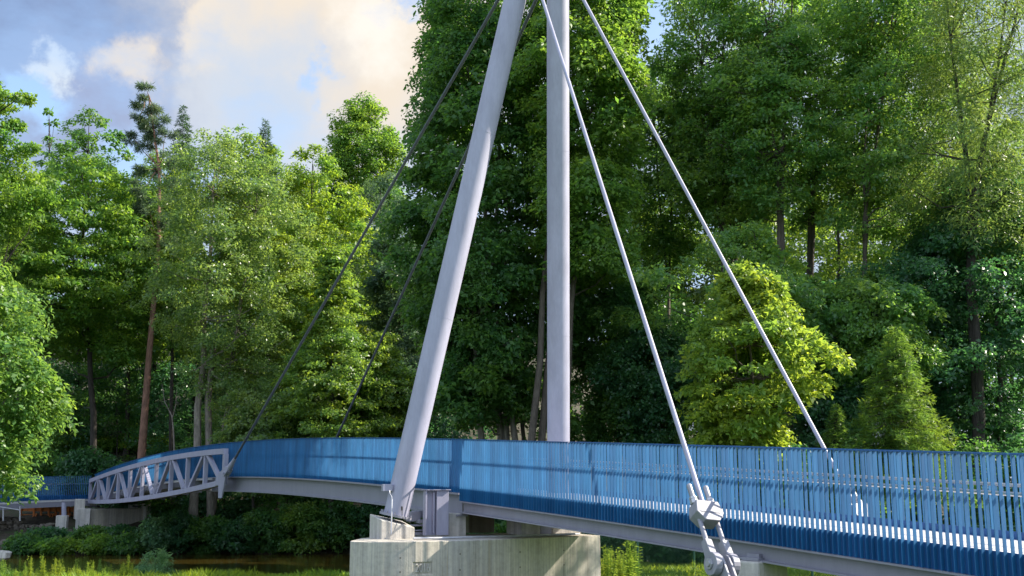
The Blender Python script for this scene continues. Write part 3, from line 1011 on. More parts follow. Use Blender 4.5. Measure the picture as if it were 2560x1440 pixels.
# chain link fence on the right
cf = root('chain_link_fence', (4, 31, -2.8), 'dark green chain link fence along the meadow behind the pier', 'fence')
fo_ = np.array(cf.location)
FX0, FY0, FX1, FY1 = 1.75, 33.2, 14.5, 29.3
fdir = nrm(np.array([FX1 - FX0, FY1 - FY0, 0])); flen = math.hypot(FX1 - FX0, FY1 - FY0)
ztf, zbf = -1.0, -2.9
def fp(u, z): return np.array([FX0, FY0, 0]) + fdir * u + np.array([0, 0, z])
for u in np.arange(0.35, flen, 1.62):
    m_ = MB(); m_.tube([fp(u, -3.3), fp(u, ztf + .05)], 0.035, 10); m_.build('post', M['green_wire'], cf, fo_, smoothed=True)
V = []
hgt = ztf - zbf
fnv = np.array([-fdir[1], fdir[0], 0])
for sgn in (1, -1):
    for u in np.arange(-hgt, flen, 0.07):
        u0, u1 = (u, u + hgt) if sgn > 0 else (u + hgt, u)
        lo, hi = 0.0, 1.0
        a_, b_ = fp(u0, zbf) + fnv * .004 * sgn, fp(u1, ztf) + fnv * .004 * sgn
        # clip to the fence
        f0 = max(0, min(1, (0 - u0) / (u1 - u0))) if u0 < 0 or u1 < 0 else (0 if sgn > 0 else 0)
        if sgn > 0:
            lo = max(0, -u0 / hgt); hi = min(1, (flen - u0) / hgt)
        else:
            lo = max(0, (u0 - flen) / hgt); hi = min(1, u0 / hgt)
        if hi <= lo: continue
        p0, p1 = a_ + (b_ - a_) * lo, a_ + (b_ - a_) * hi
        d = nrm(p1 - p0); s = np.cross(d, fnv) * .0035
        V += [[p0 - s, p0 + s, p1 + s, p1 - s], [p0 - fnv * .0035, p0 + fnv * .0035, p1 + fnv * .0035, p1 - fnv * .0035]]
quads('wire_mesh', np.array(V) - fo_, M['green_wire'], cf)
m_ = MB(); m_.tube([fp(0, ztf), fp(flen, ztf)], .02, 6); m_.build('top_rail', M['green_wire'], cf, fo_)

# ------------------------------------------------------------------ vegetation generators
def leaf_quads(rng, pos, out, size, aspect=0.55, up=0.7, outw=0.5, rnd=0.6, droop=0.0, align=None):
    n = len(pos)
    nr = np.zeros((n, 3)); nr[:, 2] = up
    nr += out * outw + rng.normal(size=(n, 3)) * rnd
    nr = nrm(nr)
    t = rng.normal(size=(n, 3)) + out * 0.6
    t[:, 2] -= droop
    if align is not None:
        t = align + rng.normal(size=(n, 3)) * 0.35
    t = nrm(t - nr * np.sum(t * nr, -1, keepdims=True))
    b = np.cross(nr, t)
    l = size * rng.uniform(0.65, 1.35, (n, 1))
    w = l * aspect
    return np.stack([pos, pos + t * l * .45 + b * w * .5 + nr * w * .12, pos + t * l - nr * l * .10, pos + t * l * .45 - b * w * .5 + nr * w * .12], 1)

PROF = {
    'dome': lambda h: np.sqrt(np.clip(1 - (2 * h - 0.9) ** 2 / 1.25, 0.02, 1)) * (1 - 0.15 * h),
    'column': lambda h: np.clip(np.minimum(1, 0.75 + h) * np.sqrt(np.clip(1 - np.clip((h - .72) / .28, 0, 1) ** 2, .01, 1)), .05, 1),
    'cone': lambda h: np.clip(1.0 - h, 0.02, 1) * np.clip(.4 + 6 * h, 0, 1),
    'egg': lambda h: np.clip(np.sin(np.pi * np.clip(h * .86 + .10, 0, 1)) ** .75, .05, 1),
    'spread': lambda h: np.clip(np.sqrt(np.clip(1 - (h * 1.02 - .45) ** 2 / .34, .02, 1)), .05, 1),
    'wall': lambda h: np.clip(1 - .35 * h, .1, 1) * np.sqrt(np.clip(1 - np.clip((h - .8) / .2, 0, 1) ** 2, .02, 1)),
}

def limb(m_, a, b, r0, r1, rng, n=5, sag=0.12, seg=5):
    a, b = np.array(a, float), np.array(b, float)
    ln = np.linalg.norm(b - a)
    pts = []
    for k in range(n + 1):
        f_ = k / n
        p = a + (b - a) * f_
        p = p + np.array([0, 0, 1]) * sag * ln * math.sin(math.pi * f_) * (-.6)
        if 0 < k < n:
            p = p + rng.normal(size=3) * ln * .025
        pts.append(p)
    m_.tube(pts, [r0 + (r1 - r0) * (k / n) ** .7 for k in range(n + 1)], seg, caps=False)
    return pts

TREES = {}
def broadleaf(name, label, cat, px, top, hw, Y, bot, mat, bark='bark', ncl=200, npc=150, size=0.2, prof='dome', seed=0, group=None, base_px=None, trunk_r=None,
              stems=1, clr=0.85, flat=0.55, shell=0.55, limbs=26, droop=0.25, aspect=.55, lump=0.28, depth=1.0, zbase=None, up=.7, outw=.5, rnd=.6, stem_list=None, extra=None, fork=0.45):
    rng = np.random.default_rng(seed + 1000)
    if Y > 40: ncl, clr, npc, lump = int(ncl * 1.5), clr * .80, int(npc * .86), lump * 1.35
    Tp, Bp = P(px, top, Y), P(px, bot, Y)
    sc = F / (Y * CT + (Tp[2] + Bp[2]) / 2 * ST)
    Rr = hw / sc
    H = Tp[2] - Bp[2]
    cx = (Tp[0] + Bp[0]) / 2
    bx = P(base_px, 1200, Y)[0] if base_px is not None else Bp[0]
    zb = gz(bx, Y) - 0.15 if zbase is None else zbase
    org = np.array([bx, Y, zb])
    ro = root(name, org, label, cat, group)
    # cluster centres
    h = rng.beta(1.15, 1.15, ncl * 2)
    an = rng.uniform(0, 2 * np.pi, ncl * 2)
    lumps = np.ones(ncl * 2)
    for _ in range(7):
        a0, h0 = rng.uniform(0, 2 * np.pi), rng.uniform(0, 1)
        lumps += lump * rng.choice([-1, 1]) * np.exp(-((np.cos(an - a0) - 1) ** 2) / .35 - ((h - h0) / .14) ** 2)
    u = rng.uniform(0, 1, ncl * 2)
    rho = np.sqrt(shell ** 2 + (1 - shell ** 2) * u)
    inner = rng.uniform(0, 1, ncl * 2) < 0.16
    rho = np.where(inner, rng.uniform(.1, .7, ncl * 2), rho)
    pr = PROF[prof](h) * lumps
    keep = rng.uniform(0, 1, ncl * 2) < np.clip(pr + .15, .15, 1)
    sel = np.where(keep)[0][:ncl]
    h, an, rho, pr = h[sel], an[sel], rho[sel], pr[sel]
    lean = np.linspace(0, 1, 2)
    cxh = Bp[0] + (Tp[0] - Bp[0]) * h
    C = np.stack([cxh + np.cos(an) * rho * pr * Rr, Y + np.sin(an) * rho * pr * Rr * depth, Bp[2] + h * H], 1)
    axis = np.stack([cxh, np.full(len(h), Y), Bp[2] + h * H - 0.15 * H * .3], 1)
    if extra is not None:
        E_ = np.array([P(*e) for e in extra]); C = np.concatenate([C, E_]); axis = np.concatenate([axis, E_ - np.array([[0.5, 0.2, .3]])])
    out = nrm(C - axis)
    # clusters of leaves: flattened sprays
    nc = len(C)
    cs = clr * rng.uniform(0.55, 1.35, nc)
    cnt = np.maximum(8, (npc * (cs / clr) ** 2 * rng.uniform(.6, 1.3, nc))).astype(int)
    idx = np.repeat(np.arange(nc), cnt)
    g = rng.normal(size=(len(idx), 3))
    g = nrm(g) * rng.uniform(0, 1, (len(idx), 1)) ** .45
    g[:, 2] *= flat
    g *= cs[idx][:, None]
    rad2 = np.sum(g[:, :2] * out[idx][:, :2], -1)
    g[:, 2] -= droop * np.maximum(rad2, 0)
    # ragged boughs: a second scale of clumping inside each cluster
    sub = np.round(g / (cs[idx][:, None] * .42))
    hsh = np.sin(sub @ np.array([12.9, 78.2, 37.7]) + idx * 3.1) * 43758.5453
    hsh = hsh - np.floor(hsh)
    g = g[hsh > 0.36]; idx = idx[hsh > 0.36]
    pos = C[idx] + g
    gd = nrm(g + out[idx] * .6)
    V = leaf_quads(rng, pos, gd, size * rng.uniform(.65, 1.4, (nc, 1))[idx], aspect, up, outw, rnd, droop)
    # wood
    tr = trunk_r or max(.10, H * .014)
    m_ = MB()
    tops = []
    ends = stem_list or [(0, 1.0)]
    if stem_list is None and stems > 1:
        ends = [(rng.uniform(-.5, .5), rng.uniform(.7, 1)) for _ in range(stems)]
    for si, (dx, hh) in enumerate(ends):
        q0 = org + np.array([dx * Rr * .35 if len(ends) > 1 and not fork else 0, rng.uniform(-.4, .4) * (len(ends) > 1 and not fork), 0])
        q1 = np.array([Bp[0] + (Tp[0] - Bp[0]) * hh + dx * Rr * .6, Y + rng.uniform(-.3, .3) * Rr * .3, Bp[2] + H * hh * .93])
        n = 9
        pts, rr = [], []
        for k in range(n + 1):
            f_ = k / n
            if len(ends) > 1 and fork:
                fkp = np.array([q0[0] * .55 + (Bp[0] * .55 + Tp[0] * .45) * .45, Y, q0[2] + (q1[2] - q0[2]) * fork])
                p = q0 + (fkp - q0) * (f_ / fork) if f_ < fork else fkp + (q1 - fkp) * ((f_ - fork) / (1 - fork)) ** 1.0
                p = p + np.array([0, 0, 0.0])
            else:
                p = q0 + (q1 - q0) * f_
            p = p + np.array([rng.normal() * .10, rng.normal() * .10, 0]) * (0 < k < n) * min(1.5, H * .06)
            pts.append(p); rr.append(tr * (1.25 if k == 0 else 1 - .86 * f_) / (len(ends) ** .35))
        m_.tube(pts, rr, 9, caps=False)
        tops.append((pts, rr))
    if limbs:
        for ci in rng.choice(nc, min(limbs, nc), replace=False):
            pts, rr = tops[rng.integers(len(tops))]
            cpt = C[ci]
            dist = math.hypot(cpt[0] - pts[5][0], cpt[1] - pts[5][1])
            zt_ = cpt[2] - dist * rng.uniform(.35, .8)
            zs = np.array([p[2] for p in pts])
            k = int(np.clip(np.searchsorted(zs, zt_), 2, len(pts) - 2))
            limb(m_, pts[k], cpt, max(.03, rr[k] * .5), .014, rng)
    m_.build('trunk', M[bark], ro, org, smoothed=True)
    quads('crown', V - org, L[mat], ro)
    TREES[label] = ro
    return ro

def conifer(name, label, cat, px, top, hw, Y, bot, mat, bark='bark_dark', nb=150, seed=0, group=None, npb=150, size=.22, droop=.35, aspect=.16, base_px=None, tip=.02, zbase=None):
    rng = np.random.default_rng(seed + 5000)
    Tp, Bp = P(px, top, Y), P(px, bot, Y)
    sc = F / (Y * CT + (Tp[2] + Bp[2]) / 2 * ST)
    Rr = hw / sc
    H = Tp[2] - Bp[2]
    zb = gz(Bp[0], Y) - .1 if zbase is None else zbase
    org = np.array([Bp[0], Y, zb])
    ro = root(name, org, label, cat, group)
    m_ = MB()
    m_.tube([org, org + np.array([.03, 0, (Tp[2] - zb) * .5]), np.array([Tp[0], Y, Tp[2]])], [max(.08, H * .016), max(.05, H * .010), .012], 8, caps=False)
    Vs = []
    for k in range(nb):
        f_ = (k + rng.random()) / nb
        f_ = f_ ** 1.15
        z = Bp[2] + H * (1 - f_) * .985 if False else Bp[2] + H * f_
        az = k * 2.39996 + rng.normal() * .3
        ln = Rr * (1 - f_) ** .82 * rng.uniform(.72, 1.12) + tip * Rr + .05
        ax = np.array([Bp[0] + (Tp[0] - Bp[0]) * f_, Y, z])
        dirv = np.array([math.cos(az), math.sin(az), 0])
        side = np.array([-dirv[1], dirv[0], 0])
        dr = droop * rng.uniform(.7, 1.3) * (1 - .5 * f_)
        n = max(10, int(npb * (ln / Rr) ** 1.1))
        s = rng.uniform(0.08, 1, n)
        lat = rng.normal(size=n) * .17 * ln * (1.05 - s) + rng.normal(size=n) * .02
        zz = -dr * ln * s ** 1.4 + .18 * dr * ln * s ** 4 - np.abs(lat) * .35 + rng.normal(size=n) * .035 * (1 + ln * .4)
        pos = ax + dirv * (s * ln)[:, None] + side * lat[:, None]
        pos[:, 2] += zz
        al = dirv * .8 + side * np.sign(lat)[:, None] * .8 + np.array([0, 0, -.25])
        Vs.append(leaf_quads(rng, pos, np.tile(dirv, (n, 1)), size, aspect, 0.8, .1, .7, 0, nrm(al)))
        if ln > .5 * Rr * .5:
            m_.tube([ax, ax + dirv * ln * .5 - np.array([0, 0, dr * ln * .35]), ax + dirv * ln * .9 - np.array([0, 0, dr * ln * .75])], [.03, .018, .006], 4, caps=False)
    m_.build('trunk', M[bark], ro, org, smoothed=True)
    quads('crown', np.concatenate(Vs) - org, L[mat], ro)
    return ro

def clumps(name, label, cat, blobs, Y, mat, bark, trunk, seed=0, npc=260, size=.2, aspect=.55, group=None, flat=.6, limbs_from=.3, up=.6, rnd=.7, trunk_r=.2):
    """a tree whose boughs are set one by one: blobs are (px, py, radius px, dY)"""
    rng = np.random.default_rng(seed + 9000)
    pts = [P(*t) for t in trunk]
    org = np.array([pts[0][0], pts[0][1], gz(pts[0][0], pts[0][1]) - .1])
    ro = root(name, org, label, cat, group)
    m_ = MB()
    pts = [org] + pts[1:] if abs(org[2] - pts[0][2]) < 3 else [org] + pts
    n = len(pts)
    m_.tube(pts, [trunk_r * (1.15 if k == 0 else 1 - .85 * k / (n - 1)) for k in range(n)], 9, caps=False)
    Vs = []
    pa = np.array(pts)
    for (px, py, rp, dY) in blobs:
        c = P(px, py, Y + dY)
        r = rp / (F / (Y * CT + c[2] * ST))
        nsub = max(3, int(7 * (r / .8) ** 1.3))
        k = int(np.argmin(np.abs(pa[:, 2] - (c[2] - .6 * abs(c[0] - pa[-1][0])))))
        limb(m_, pa[min(max(k, 1), n - 1)], c, trunk_r * .22, .012, rng, sag=.05)
        for _ in range(nsub):
            o = nrm(rng.normal(size=3)) * rng.uniform(.2, 1) ** .6 * r * np.array([1, 1, .75])
            q = c + o
            m = int(npc / nsub * (r / .8) ** 2) + 12
            g = nrm(rng.normal(size=(m, 3))) * rng.uniform(0, 1, (m, 1)) ** .5 * r * .48
            g[:, 2] *= flat
            gd = nrm(g + o * .5)
            Vs.append(leaf_quads(rng, q + g, gd, size, aspect, up, .5, rnd, .2))
    m_.build('trunk', M[bark], ro, org, smoothed=True)
    quads('crown', np.concatenate(Vs) - org, L[mat], ro)
    return ro

B = broadleaf
# --- left side, from the front to the far hill
B('ash_tree', 'bright fresh green tree overhanging the walkway at the left frame border', 'tree', -85, 600, 195, 36, 1215, 'fresh', ncl=300, npc=230, size=.17, prof='egg', seed=1, clr=.62, droop=.5, base_px=-190, limbs=14, extra=[(60, 1190, 36), (40, 1215, 36), (90, 1130, 36), (20, 1235, 36), (90, 1050, 36), (85, 1000, 36), (70, 1080, 36), (30, 1150, 36)])
clumps('beech_tree', 'dark beech reaching into the sky at the upper left corner', 'tree', [(20, 250, 45, 0), (-30, 230, 60, 1), (60, 240, 30, -.5), (-20, 330, 70, 0), (40, 330, 40, .5), (-30, 420, 80, 0), (50, 430, 65, 1), (0, 500, 80, -1), (90, 500, 55, 0), (30, 560, 60, .6), (-60, 560, 90, 0), (-10, 205, 30, 0), (80, 380, 40, 0)], 58, 'beech', 'bark_dark', [(-40, 1150, 58), (-35, 800, 58), (-50, 300, 58)], 2, 420, .20, .55, trunk_r=.4)
B('beech_tree', 'broad yellow green beech spreading over the dark hollow left of the pine', 'tree', 210, 400, 230, 72, 900, 'beech', 'bark_dark', 430, 190, .24, 'spread', 3, limbs=40, clr=1.05, flat=.35, base_px=240, trunk_r=.24)
B('maple_tree', 'airy thin topped tree against the sky left of the pine', 'tree', 225, 270, 100, 80, 620, 'lime', 'bark_dark', 90, 90, .25, 'egg', 4, clr=.62, limbs=40, shell=.3, lump=.4)
B('maple_tree', 'slim ragged tree top beside the upper left beech', 'tree', 128, 275, 55, 82, 640, 'lime', 'bark_dark', 50, 90, .25, 'egg', 5, clr=.6, limbs=24, shell=.3, lump=.4)
pineb = [(368, 228, 22, 0), (352, 262, 26, 0), (385, 275, 26, .3), (345, 305, 26, -.4), (400, 300, 22, .3), (372, 310, 30, 0), (335, 345, 24, 0), (385, 345, 30, .5), (415, 340, 22, 0), (360, 372, 22, 0), (430, 400, 26, 0), (385, 430, 20, .4), (345, 425, 20, 0), (420, 455, 22, 0), (350, 475, 26, -.5), (410, 500, 20, .5), (372, 520, 24, 0), (340, 510, 22, 0), (415, 555, 24, .4), (430, 610, 22, 0), (370, 590, 18, 0)]
clumps('pine_tree', 'tall reddish trunked pine with a blue green top rising above the trees', 'tree', pineb, 70, 'pine', 'bark_red', [(352, 1150, 70), (372, 900, 70), (398, 600, 70), (398, 420, 70), (372, 240, 70)], 6, 950, .30, .12, trunk_r=.25, rnd=1.2, up=.3)
conifer('spruce_tree', 'drooping spruce with its tip beside the pine top', 'tree', 458, 262, 62, 88, 560, 'spruce', seed=7, nb=130, npb=170, droop=.5, size=.3, group=None)
conifer('spruce_tree', 'spruce tip standing above the pale alder on the skyline', 'tree', 664, 298, 60, 90, 560, 'spruce', seed=8, nb=120, npb=170, droop=.5, size=.3)
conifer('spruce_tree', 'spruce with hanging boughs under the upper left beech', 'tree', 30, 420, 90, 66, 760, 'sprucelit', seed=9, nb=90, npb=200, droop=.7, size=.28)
B('alder_tree', 'pale leaved alder with twin grey trunks on the river bank', 'tree', 540, 335, 155, 62, 980, 'birch', 'bark_pale', 330, 190, .15, 'egg', 10, clr=.85, limbs=40, base_px=488, trunk_r=.27, lump=.35, extra=[(500, 640, 61.5), (520, 690, 61.5), (490, 830, 61.5), (540, 840, 61), (600, 900, 61.5), (560, 960, 61), (530, 1010, 61), (600, 1010, 61)])
B('alder_tree', 'pale leaved alder crown right of the twin trunk alder', 'tree', 650, 390, 125, 63.5, 1080, 'birch', 'bark_pale', 260, 190, .15, 'wall', 11, clr=.8, limbs=30, base_px=525, trunk_r=.22, lump=.35)
B('maple_tree', 'fresh green tree top between the two skyline spruces', 'tree', 625, 315, 90, 76, 720, 'horn', 'bark_dark', 110, 130, .23, 'egg', 12, clr=.75, limbs=20)
B('maple_tree', 'bright yellow green maple lit by the sun behind the long stay', 'tree', 785, 372, 135, 70, 980, 'yellow', 'bark', 300, 170, .21, 'egg', 13, clr=.85, flat=.4, limbs=26)
B('oak_tree', 'round topped oak standing alone against the sky', 'tree', 908, 250, 108, 92, 560, 'beech', 'bark_dark', 280, 170, .24, 'dome', 14, clr=.95, limbs=36, flat=.7, lump=.2)
B('willow_tree', 'grey green willow between the round oak and the dark maple', 'tree', 952, 430, 125, 74, 980, 'grey', 'bark_dark', 240, 170, .2, 'egg', 15, clr=.9, limbs=26, aspect=.3)
B('hornbeam_tree', 'low hornbeam in layered sprays behind the stays', 'tree', 835, 620, 190, 61, 1180, 'horn', 'bark_dark', 420, 210, .17, 'cone', 16, clr=.85, flat=.28, limbs=24, shell=.45, droop=.15)
B('hornbeam_tree', 'layered hornbeam sapling beside the leaning leg foot', 'tree', 960, 830, 110, 62, 1190, 'horn', 'bark_dark', 220, 190, .17, 'egg', 17, clr=.8, flat=.3, limbs=14)
B('hornbeam_tree', 'young hornbeam beside the alder trunks above the truss end', 'tree', 640, 950, 105, 60.5, 1230, 'birch', 'bark_dark', 170, 190, .15, 'egg', 18, clr=.65, limbs=14)
for k_, (px, tp, hw, Y, bt, mt, lb) in enumerate(((330, 470, 110, 78, 900, 'beech', 'yellow green beech half hidden behind the pine trunk'), (440, 480, 90, 72, 900, 'horn', 'hornbeam filling the gap between the pine and the pale alder'), (700, 560, 110, 68, 1000, 'yellow', 'yellow green maple crossing the long stay low down'), (880, 520, 90, 82, 900, 'horn', 'hornbeam below the round topped oak'), (1000, 560, 90, 66, 1050, 'grey', 'grey green willow touching the dark maple edge'), (70, 480, 140, 70, 900, 'beech', 'beech with light sprays beside the hanging spruce'), (740, 420, 80, 82, 800, 'horn', 'hornbeam top left of the yellow green maple'), (400, 380, 90, 84, 760, 'horn', 'distant hornbeam behind the pine top'))):
    B('woodland_tree', lb, 'tree', px, tp, hw, Y, bt, mt, 'bark_dark', 190, 170, .2, 'egg', 170 + k_, 'trees filling the far bank', clr=.85, limbs=14, flat=.45, lump=.45)
# dark forest floor and depth on the left
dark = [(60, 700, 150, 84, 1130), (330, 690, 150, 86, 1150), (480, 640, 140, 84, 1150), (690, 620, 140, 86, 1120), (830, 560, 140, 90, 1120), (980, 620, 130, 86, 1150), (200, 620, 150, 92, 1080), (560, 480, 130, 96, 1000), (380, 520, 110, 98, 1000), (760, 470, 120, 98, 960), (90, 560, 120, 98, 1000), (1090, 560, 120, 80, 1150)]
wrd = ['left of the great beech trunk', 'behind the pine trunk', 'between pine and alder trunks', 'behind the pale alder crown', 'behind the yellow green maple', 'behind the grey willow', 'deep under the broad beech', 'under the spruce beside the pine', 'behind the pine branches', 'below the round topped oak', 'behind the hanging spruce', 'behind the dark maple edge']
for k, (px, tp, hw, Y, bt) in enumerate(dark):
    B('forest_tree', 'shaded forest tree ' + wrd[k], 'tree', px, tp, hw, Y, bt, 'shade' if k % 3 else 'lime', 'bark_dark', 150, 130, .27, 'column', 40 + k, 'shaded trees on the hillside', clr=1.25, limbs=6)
# --- the great dark maple in the middle and its lit right half
B('maple_tree', 'huge dark green maple filling the middle behind the leaning leg', 'tree', 1185, -170, 165, 48.5, 1040, 'lime', 'bark_pale', 560, 300, .21, 'column', 20, clr=.95, limbs=60, stem_list=[(.1, .95), (.45, .9), (.62, .8), (-.25, .85)], base_px=1240, trunk_r=.30, shell=.5, flat=.6, fork=0, depth=1.5)
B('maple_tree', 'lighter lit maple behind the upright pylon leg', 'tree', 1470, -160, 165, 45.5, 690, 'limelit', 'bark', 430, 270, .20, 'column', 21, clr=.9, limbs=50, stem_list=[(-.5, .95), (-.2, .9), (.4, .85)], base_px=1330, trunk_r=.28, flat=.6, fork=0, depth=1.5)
B('maple_tree', 'dark maple boughs hanging low between the pylon legs', 'tree', 1300, 560, 180, 50, 1130, 'lime', 'bark', 150, 220, .2, 'wall', 22, clr=.85, limbs=26, base_px=1310, flat=.5)
B('hazel_shrub', 'dark hazel right of the upright leg above the railing', 'shrub', 1540, 660, 150, 50, 1150, 'lime', 'bark', 300, 210, .17, 'wall', 23, clr=.75, limbs=16)
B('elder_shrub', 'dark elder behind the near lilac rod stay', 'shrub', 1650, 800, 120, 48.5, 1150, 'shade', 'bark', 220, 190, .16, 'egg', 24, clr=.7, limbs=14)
# --- alders on the right
al = [(1770, -60, 165, 50, 560, 1845, .22, 25, 'slender alder leaning over the lit maple with sky behind'), (1940, -160, 165, 47, 540, 1972, .24, 26, 'tall alder with a dark straight trunk above the chestnut'),
      (2060, -150, 150, 51, 560, 2018, .22, 27, 'alder with a forked dark trunk right of the straight one'), (2205, -140, 165, 46, 590, 2150, .19, 28, 'leaning alder with lit drooping sprays right of the chestnut'), (1655, 150, 115, 54, 700, 1690, .16, 41, 'alder closing the gap right of the lit maple'), (1860, 120, 120, 53, 560, 1822, .2, 29, 'smaller alder in the gap behind the slender one')]
for (px, tp, hw, Y, bt, bpx, tr_, sd, lb) in al:
    B('alder_tree', lb, 'tree', px, tp, hw, Y, bt, 'alder', 'bark', 290, 165, .17, 'egg', sd, clr=.85, limbs=90, stem_list=[(-.45, .92), (.4, .95)], fork=.55, base_px=bpx, trunk_r=tr_, shell=.4, flat=.5, lump=.4)
B('alder_tree', 'low alder bough arching over the chestnut and small spruce', 'tree', 2160, 690, 165, 43.5, 960, 'alder', 'bark_dark', 230, 200, .16, 'egg', 30, clr=.65, limbs=30, base_px=2290, trunk_r=.14, droop=.5)
B('alder_tree', 'lit alder crown above the chestnut top', 'tree', 1900, 560, 190, 44, 900, 'alder', 'bark_dark', 150, 180, .17, 'egg', 31, clr=.65, lump=.7, limbs=30, base_px=1862, trunk_r=.16)
B('willow_tree', 'feathery willow with forked dark limbs at the upper right corner', 'tree', 2460, -190, 220, 43, 620, 'willow', 'bark_dark', 330, 200, .20, 'egg', 32, clr=.9, limbs=34, aspect=.2, base_px=2440, trunk_r=.34, shell=.35, flat=.9, droop=.9, stem_list=[(-.75, .9), (.85, .95), (.35, .8)], fork=.6)
B('willow_tree', 'feathery willow between the alders and the corner willow', 'tree', 2330, -140, 140, 50, 640, 'willow', 'bark_dark', 300, 220, .2, 'egg', 33, clr=.85, limbs=30, aspect=.2, shell=.35, flat=.9, droop=.9)
B('wych_elm', 'dense dark elm filling the lower right corner', 'tree', 2480, 400, 190, 45, 1160, 'shade', 'bark_dark', 380, 230, .17, 'wall', 34, clr=.8, lump=.6, trunk_r=.16, limbs=26)
B('wych_elm', 'dark elm behind the small spruce', 'tree', 2330, 560, 120, 46, 1160, 'shade', 'bark_dark', 240, 200, .18, 'wall', 35, clr=.8, limbs=20)
B('chestnut_tree', 'young yellow green horse chestnut glowing in the sun', 'tree', 1872, 668, 156, 36.2, 1210, 'chest', 'bark', 380, 200, .17, 'egg', 236, clr=.50, limbs=40, flat=.38, droop=.5, aspect=.5, trunk_r=.10, outw=.3, lump=.55, shell=.45)
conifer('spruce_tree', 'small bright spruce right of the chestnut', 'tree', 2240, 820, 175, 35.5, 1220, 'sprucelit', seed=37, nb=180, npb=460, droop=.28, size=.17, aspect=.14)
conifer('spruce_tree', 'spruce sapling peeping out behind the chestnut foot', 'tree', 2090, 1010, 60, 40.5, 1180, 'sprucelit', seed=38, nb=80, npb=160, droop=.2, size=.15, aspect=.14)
B('hazel_shrub', 'dark hazel between the chestnut and the small spruce', 'shrub', 2090, 850, 110, 44, 1170, 'shade', 'bark', 230, 190, .15, 'wall', 39, clr=.65, limbs=12)
B('alder_tree', 'alder standing just outside the right frame border, dappling the pier with its shade', 'tree', 2935, 110, 150, 31.0, 520, 'alder', 'bark_dark', 24, 110, .16, 'egg', 140, clr=.6, limbs=20, shell=.3, trunk_r=.14, lump=.5)
bgt = [(1700, 330, 130, 66, 1000, 'horn'), (1800, 420, 130, 62, 1000, 'birch'), (1950, 300, 140, 68, 1000, 'horn'), (2090, 360, 140, 64, 1020, 'horn'), (2230, 330, 130, 70, 1000, 'birch'), (2380, 400, 140, 66, 1040, 'horn'), (2520, 480, 140, 70, 1040, 'lime'), (2060, 300, 130, 76, 900, 'birch'), (2200, 380, 120, 78, 950, 'horn'), (1880, 360, 120, 74, 900, 'horn'), (2480, 120, 150, 62, 900, 'horn'), (1600, 500, 110, 64, 1050, 'lime'), (1420, 480, 120, 66, 1080, 'lime'), (1860, 700, 140, 58, 1100, 'shade'), (2080, 720, 150, 56, 1100, 'shade'), (1700, 760, 130, 56, 1150, 'lime')]
bw = ['behind the lit maple edge', 'behind the alder trunks above the chestnut', 'glimpsed behind the tall alder', 'glimpsed behind the forked alder', 'glimpsed behind the leaning alder', 'behind the forked willow', 'behind the lower right elm', 'closing the gap behind the forked alder trunk', 'closing the gap behind the leaning alder trunk', 'closing the gap behind the straight alder trunk', 'behind the forked limbs of the corner willow', 'behind the dark hazel', 'behind the upright leg', 'behind the chestnut top', 'behind the low alder bough', 'behind the dark elder']
for k, (px, tp, hw, Y, bt, mt) in enumerate(bgt):
    B('woodland_tree', 'more distant woodland tree ' + bw[k], 'tree', px, tp, hw, Y, bt, mt, 'bark_dark', 130, 130, .25, 'dome', 60 + k, 'more distant trees on the right', clr=1.1, limbs=8)

und = [(60, 930, 110, 76, 1160, 'under the beech at the dark left edge'), (170, 900, 100, 79, 1150, 'in the hollow behind the sunlit shrubs'), (290, 880, 100, 78, 1160, 'left of the pine trunk foot'), (430, 900, 90, 76, 1160, 'between the pine foot and the grey trunks'),
       (560, 1000, 90, 70, 1200, 'behind the grey trunk feet'), (330, 1160, 80, 68.5, 1290, 'behind the truss'), (450, 1150, 80, 67, 1290, 'behind the right half of the truss'), (560, 1150, 80, 66, 1300, 'under the truss end'), (90, 1130, 90, 72, 1250, 'behind the shaded walkway'), (210, 1130, 80, 71, 1250, 'behind the left end of the truss'), (720, 1080, 90, 66, 1250, 'behind the shaded rail'), (1060, 1000, 100, 66, 1250, 'behind the leaning leg')]
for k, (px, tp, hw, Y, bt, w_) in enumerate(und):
    B('forest_shrub', 'dark forest shrub ' + w_, 'shrub', px, tp, hw, Y, bt, 'shade' if k % 2 else 'lime', 'bark_dark', 90, 130, .2, 'dome', 150 + k, 'dark shrubs on the forest floor', clr=.95, limbs=5, stems=2, trunk_r=.05)
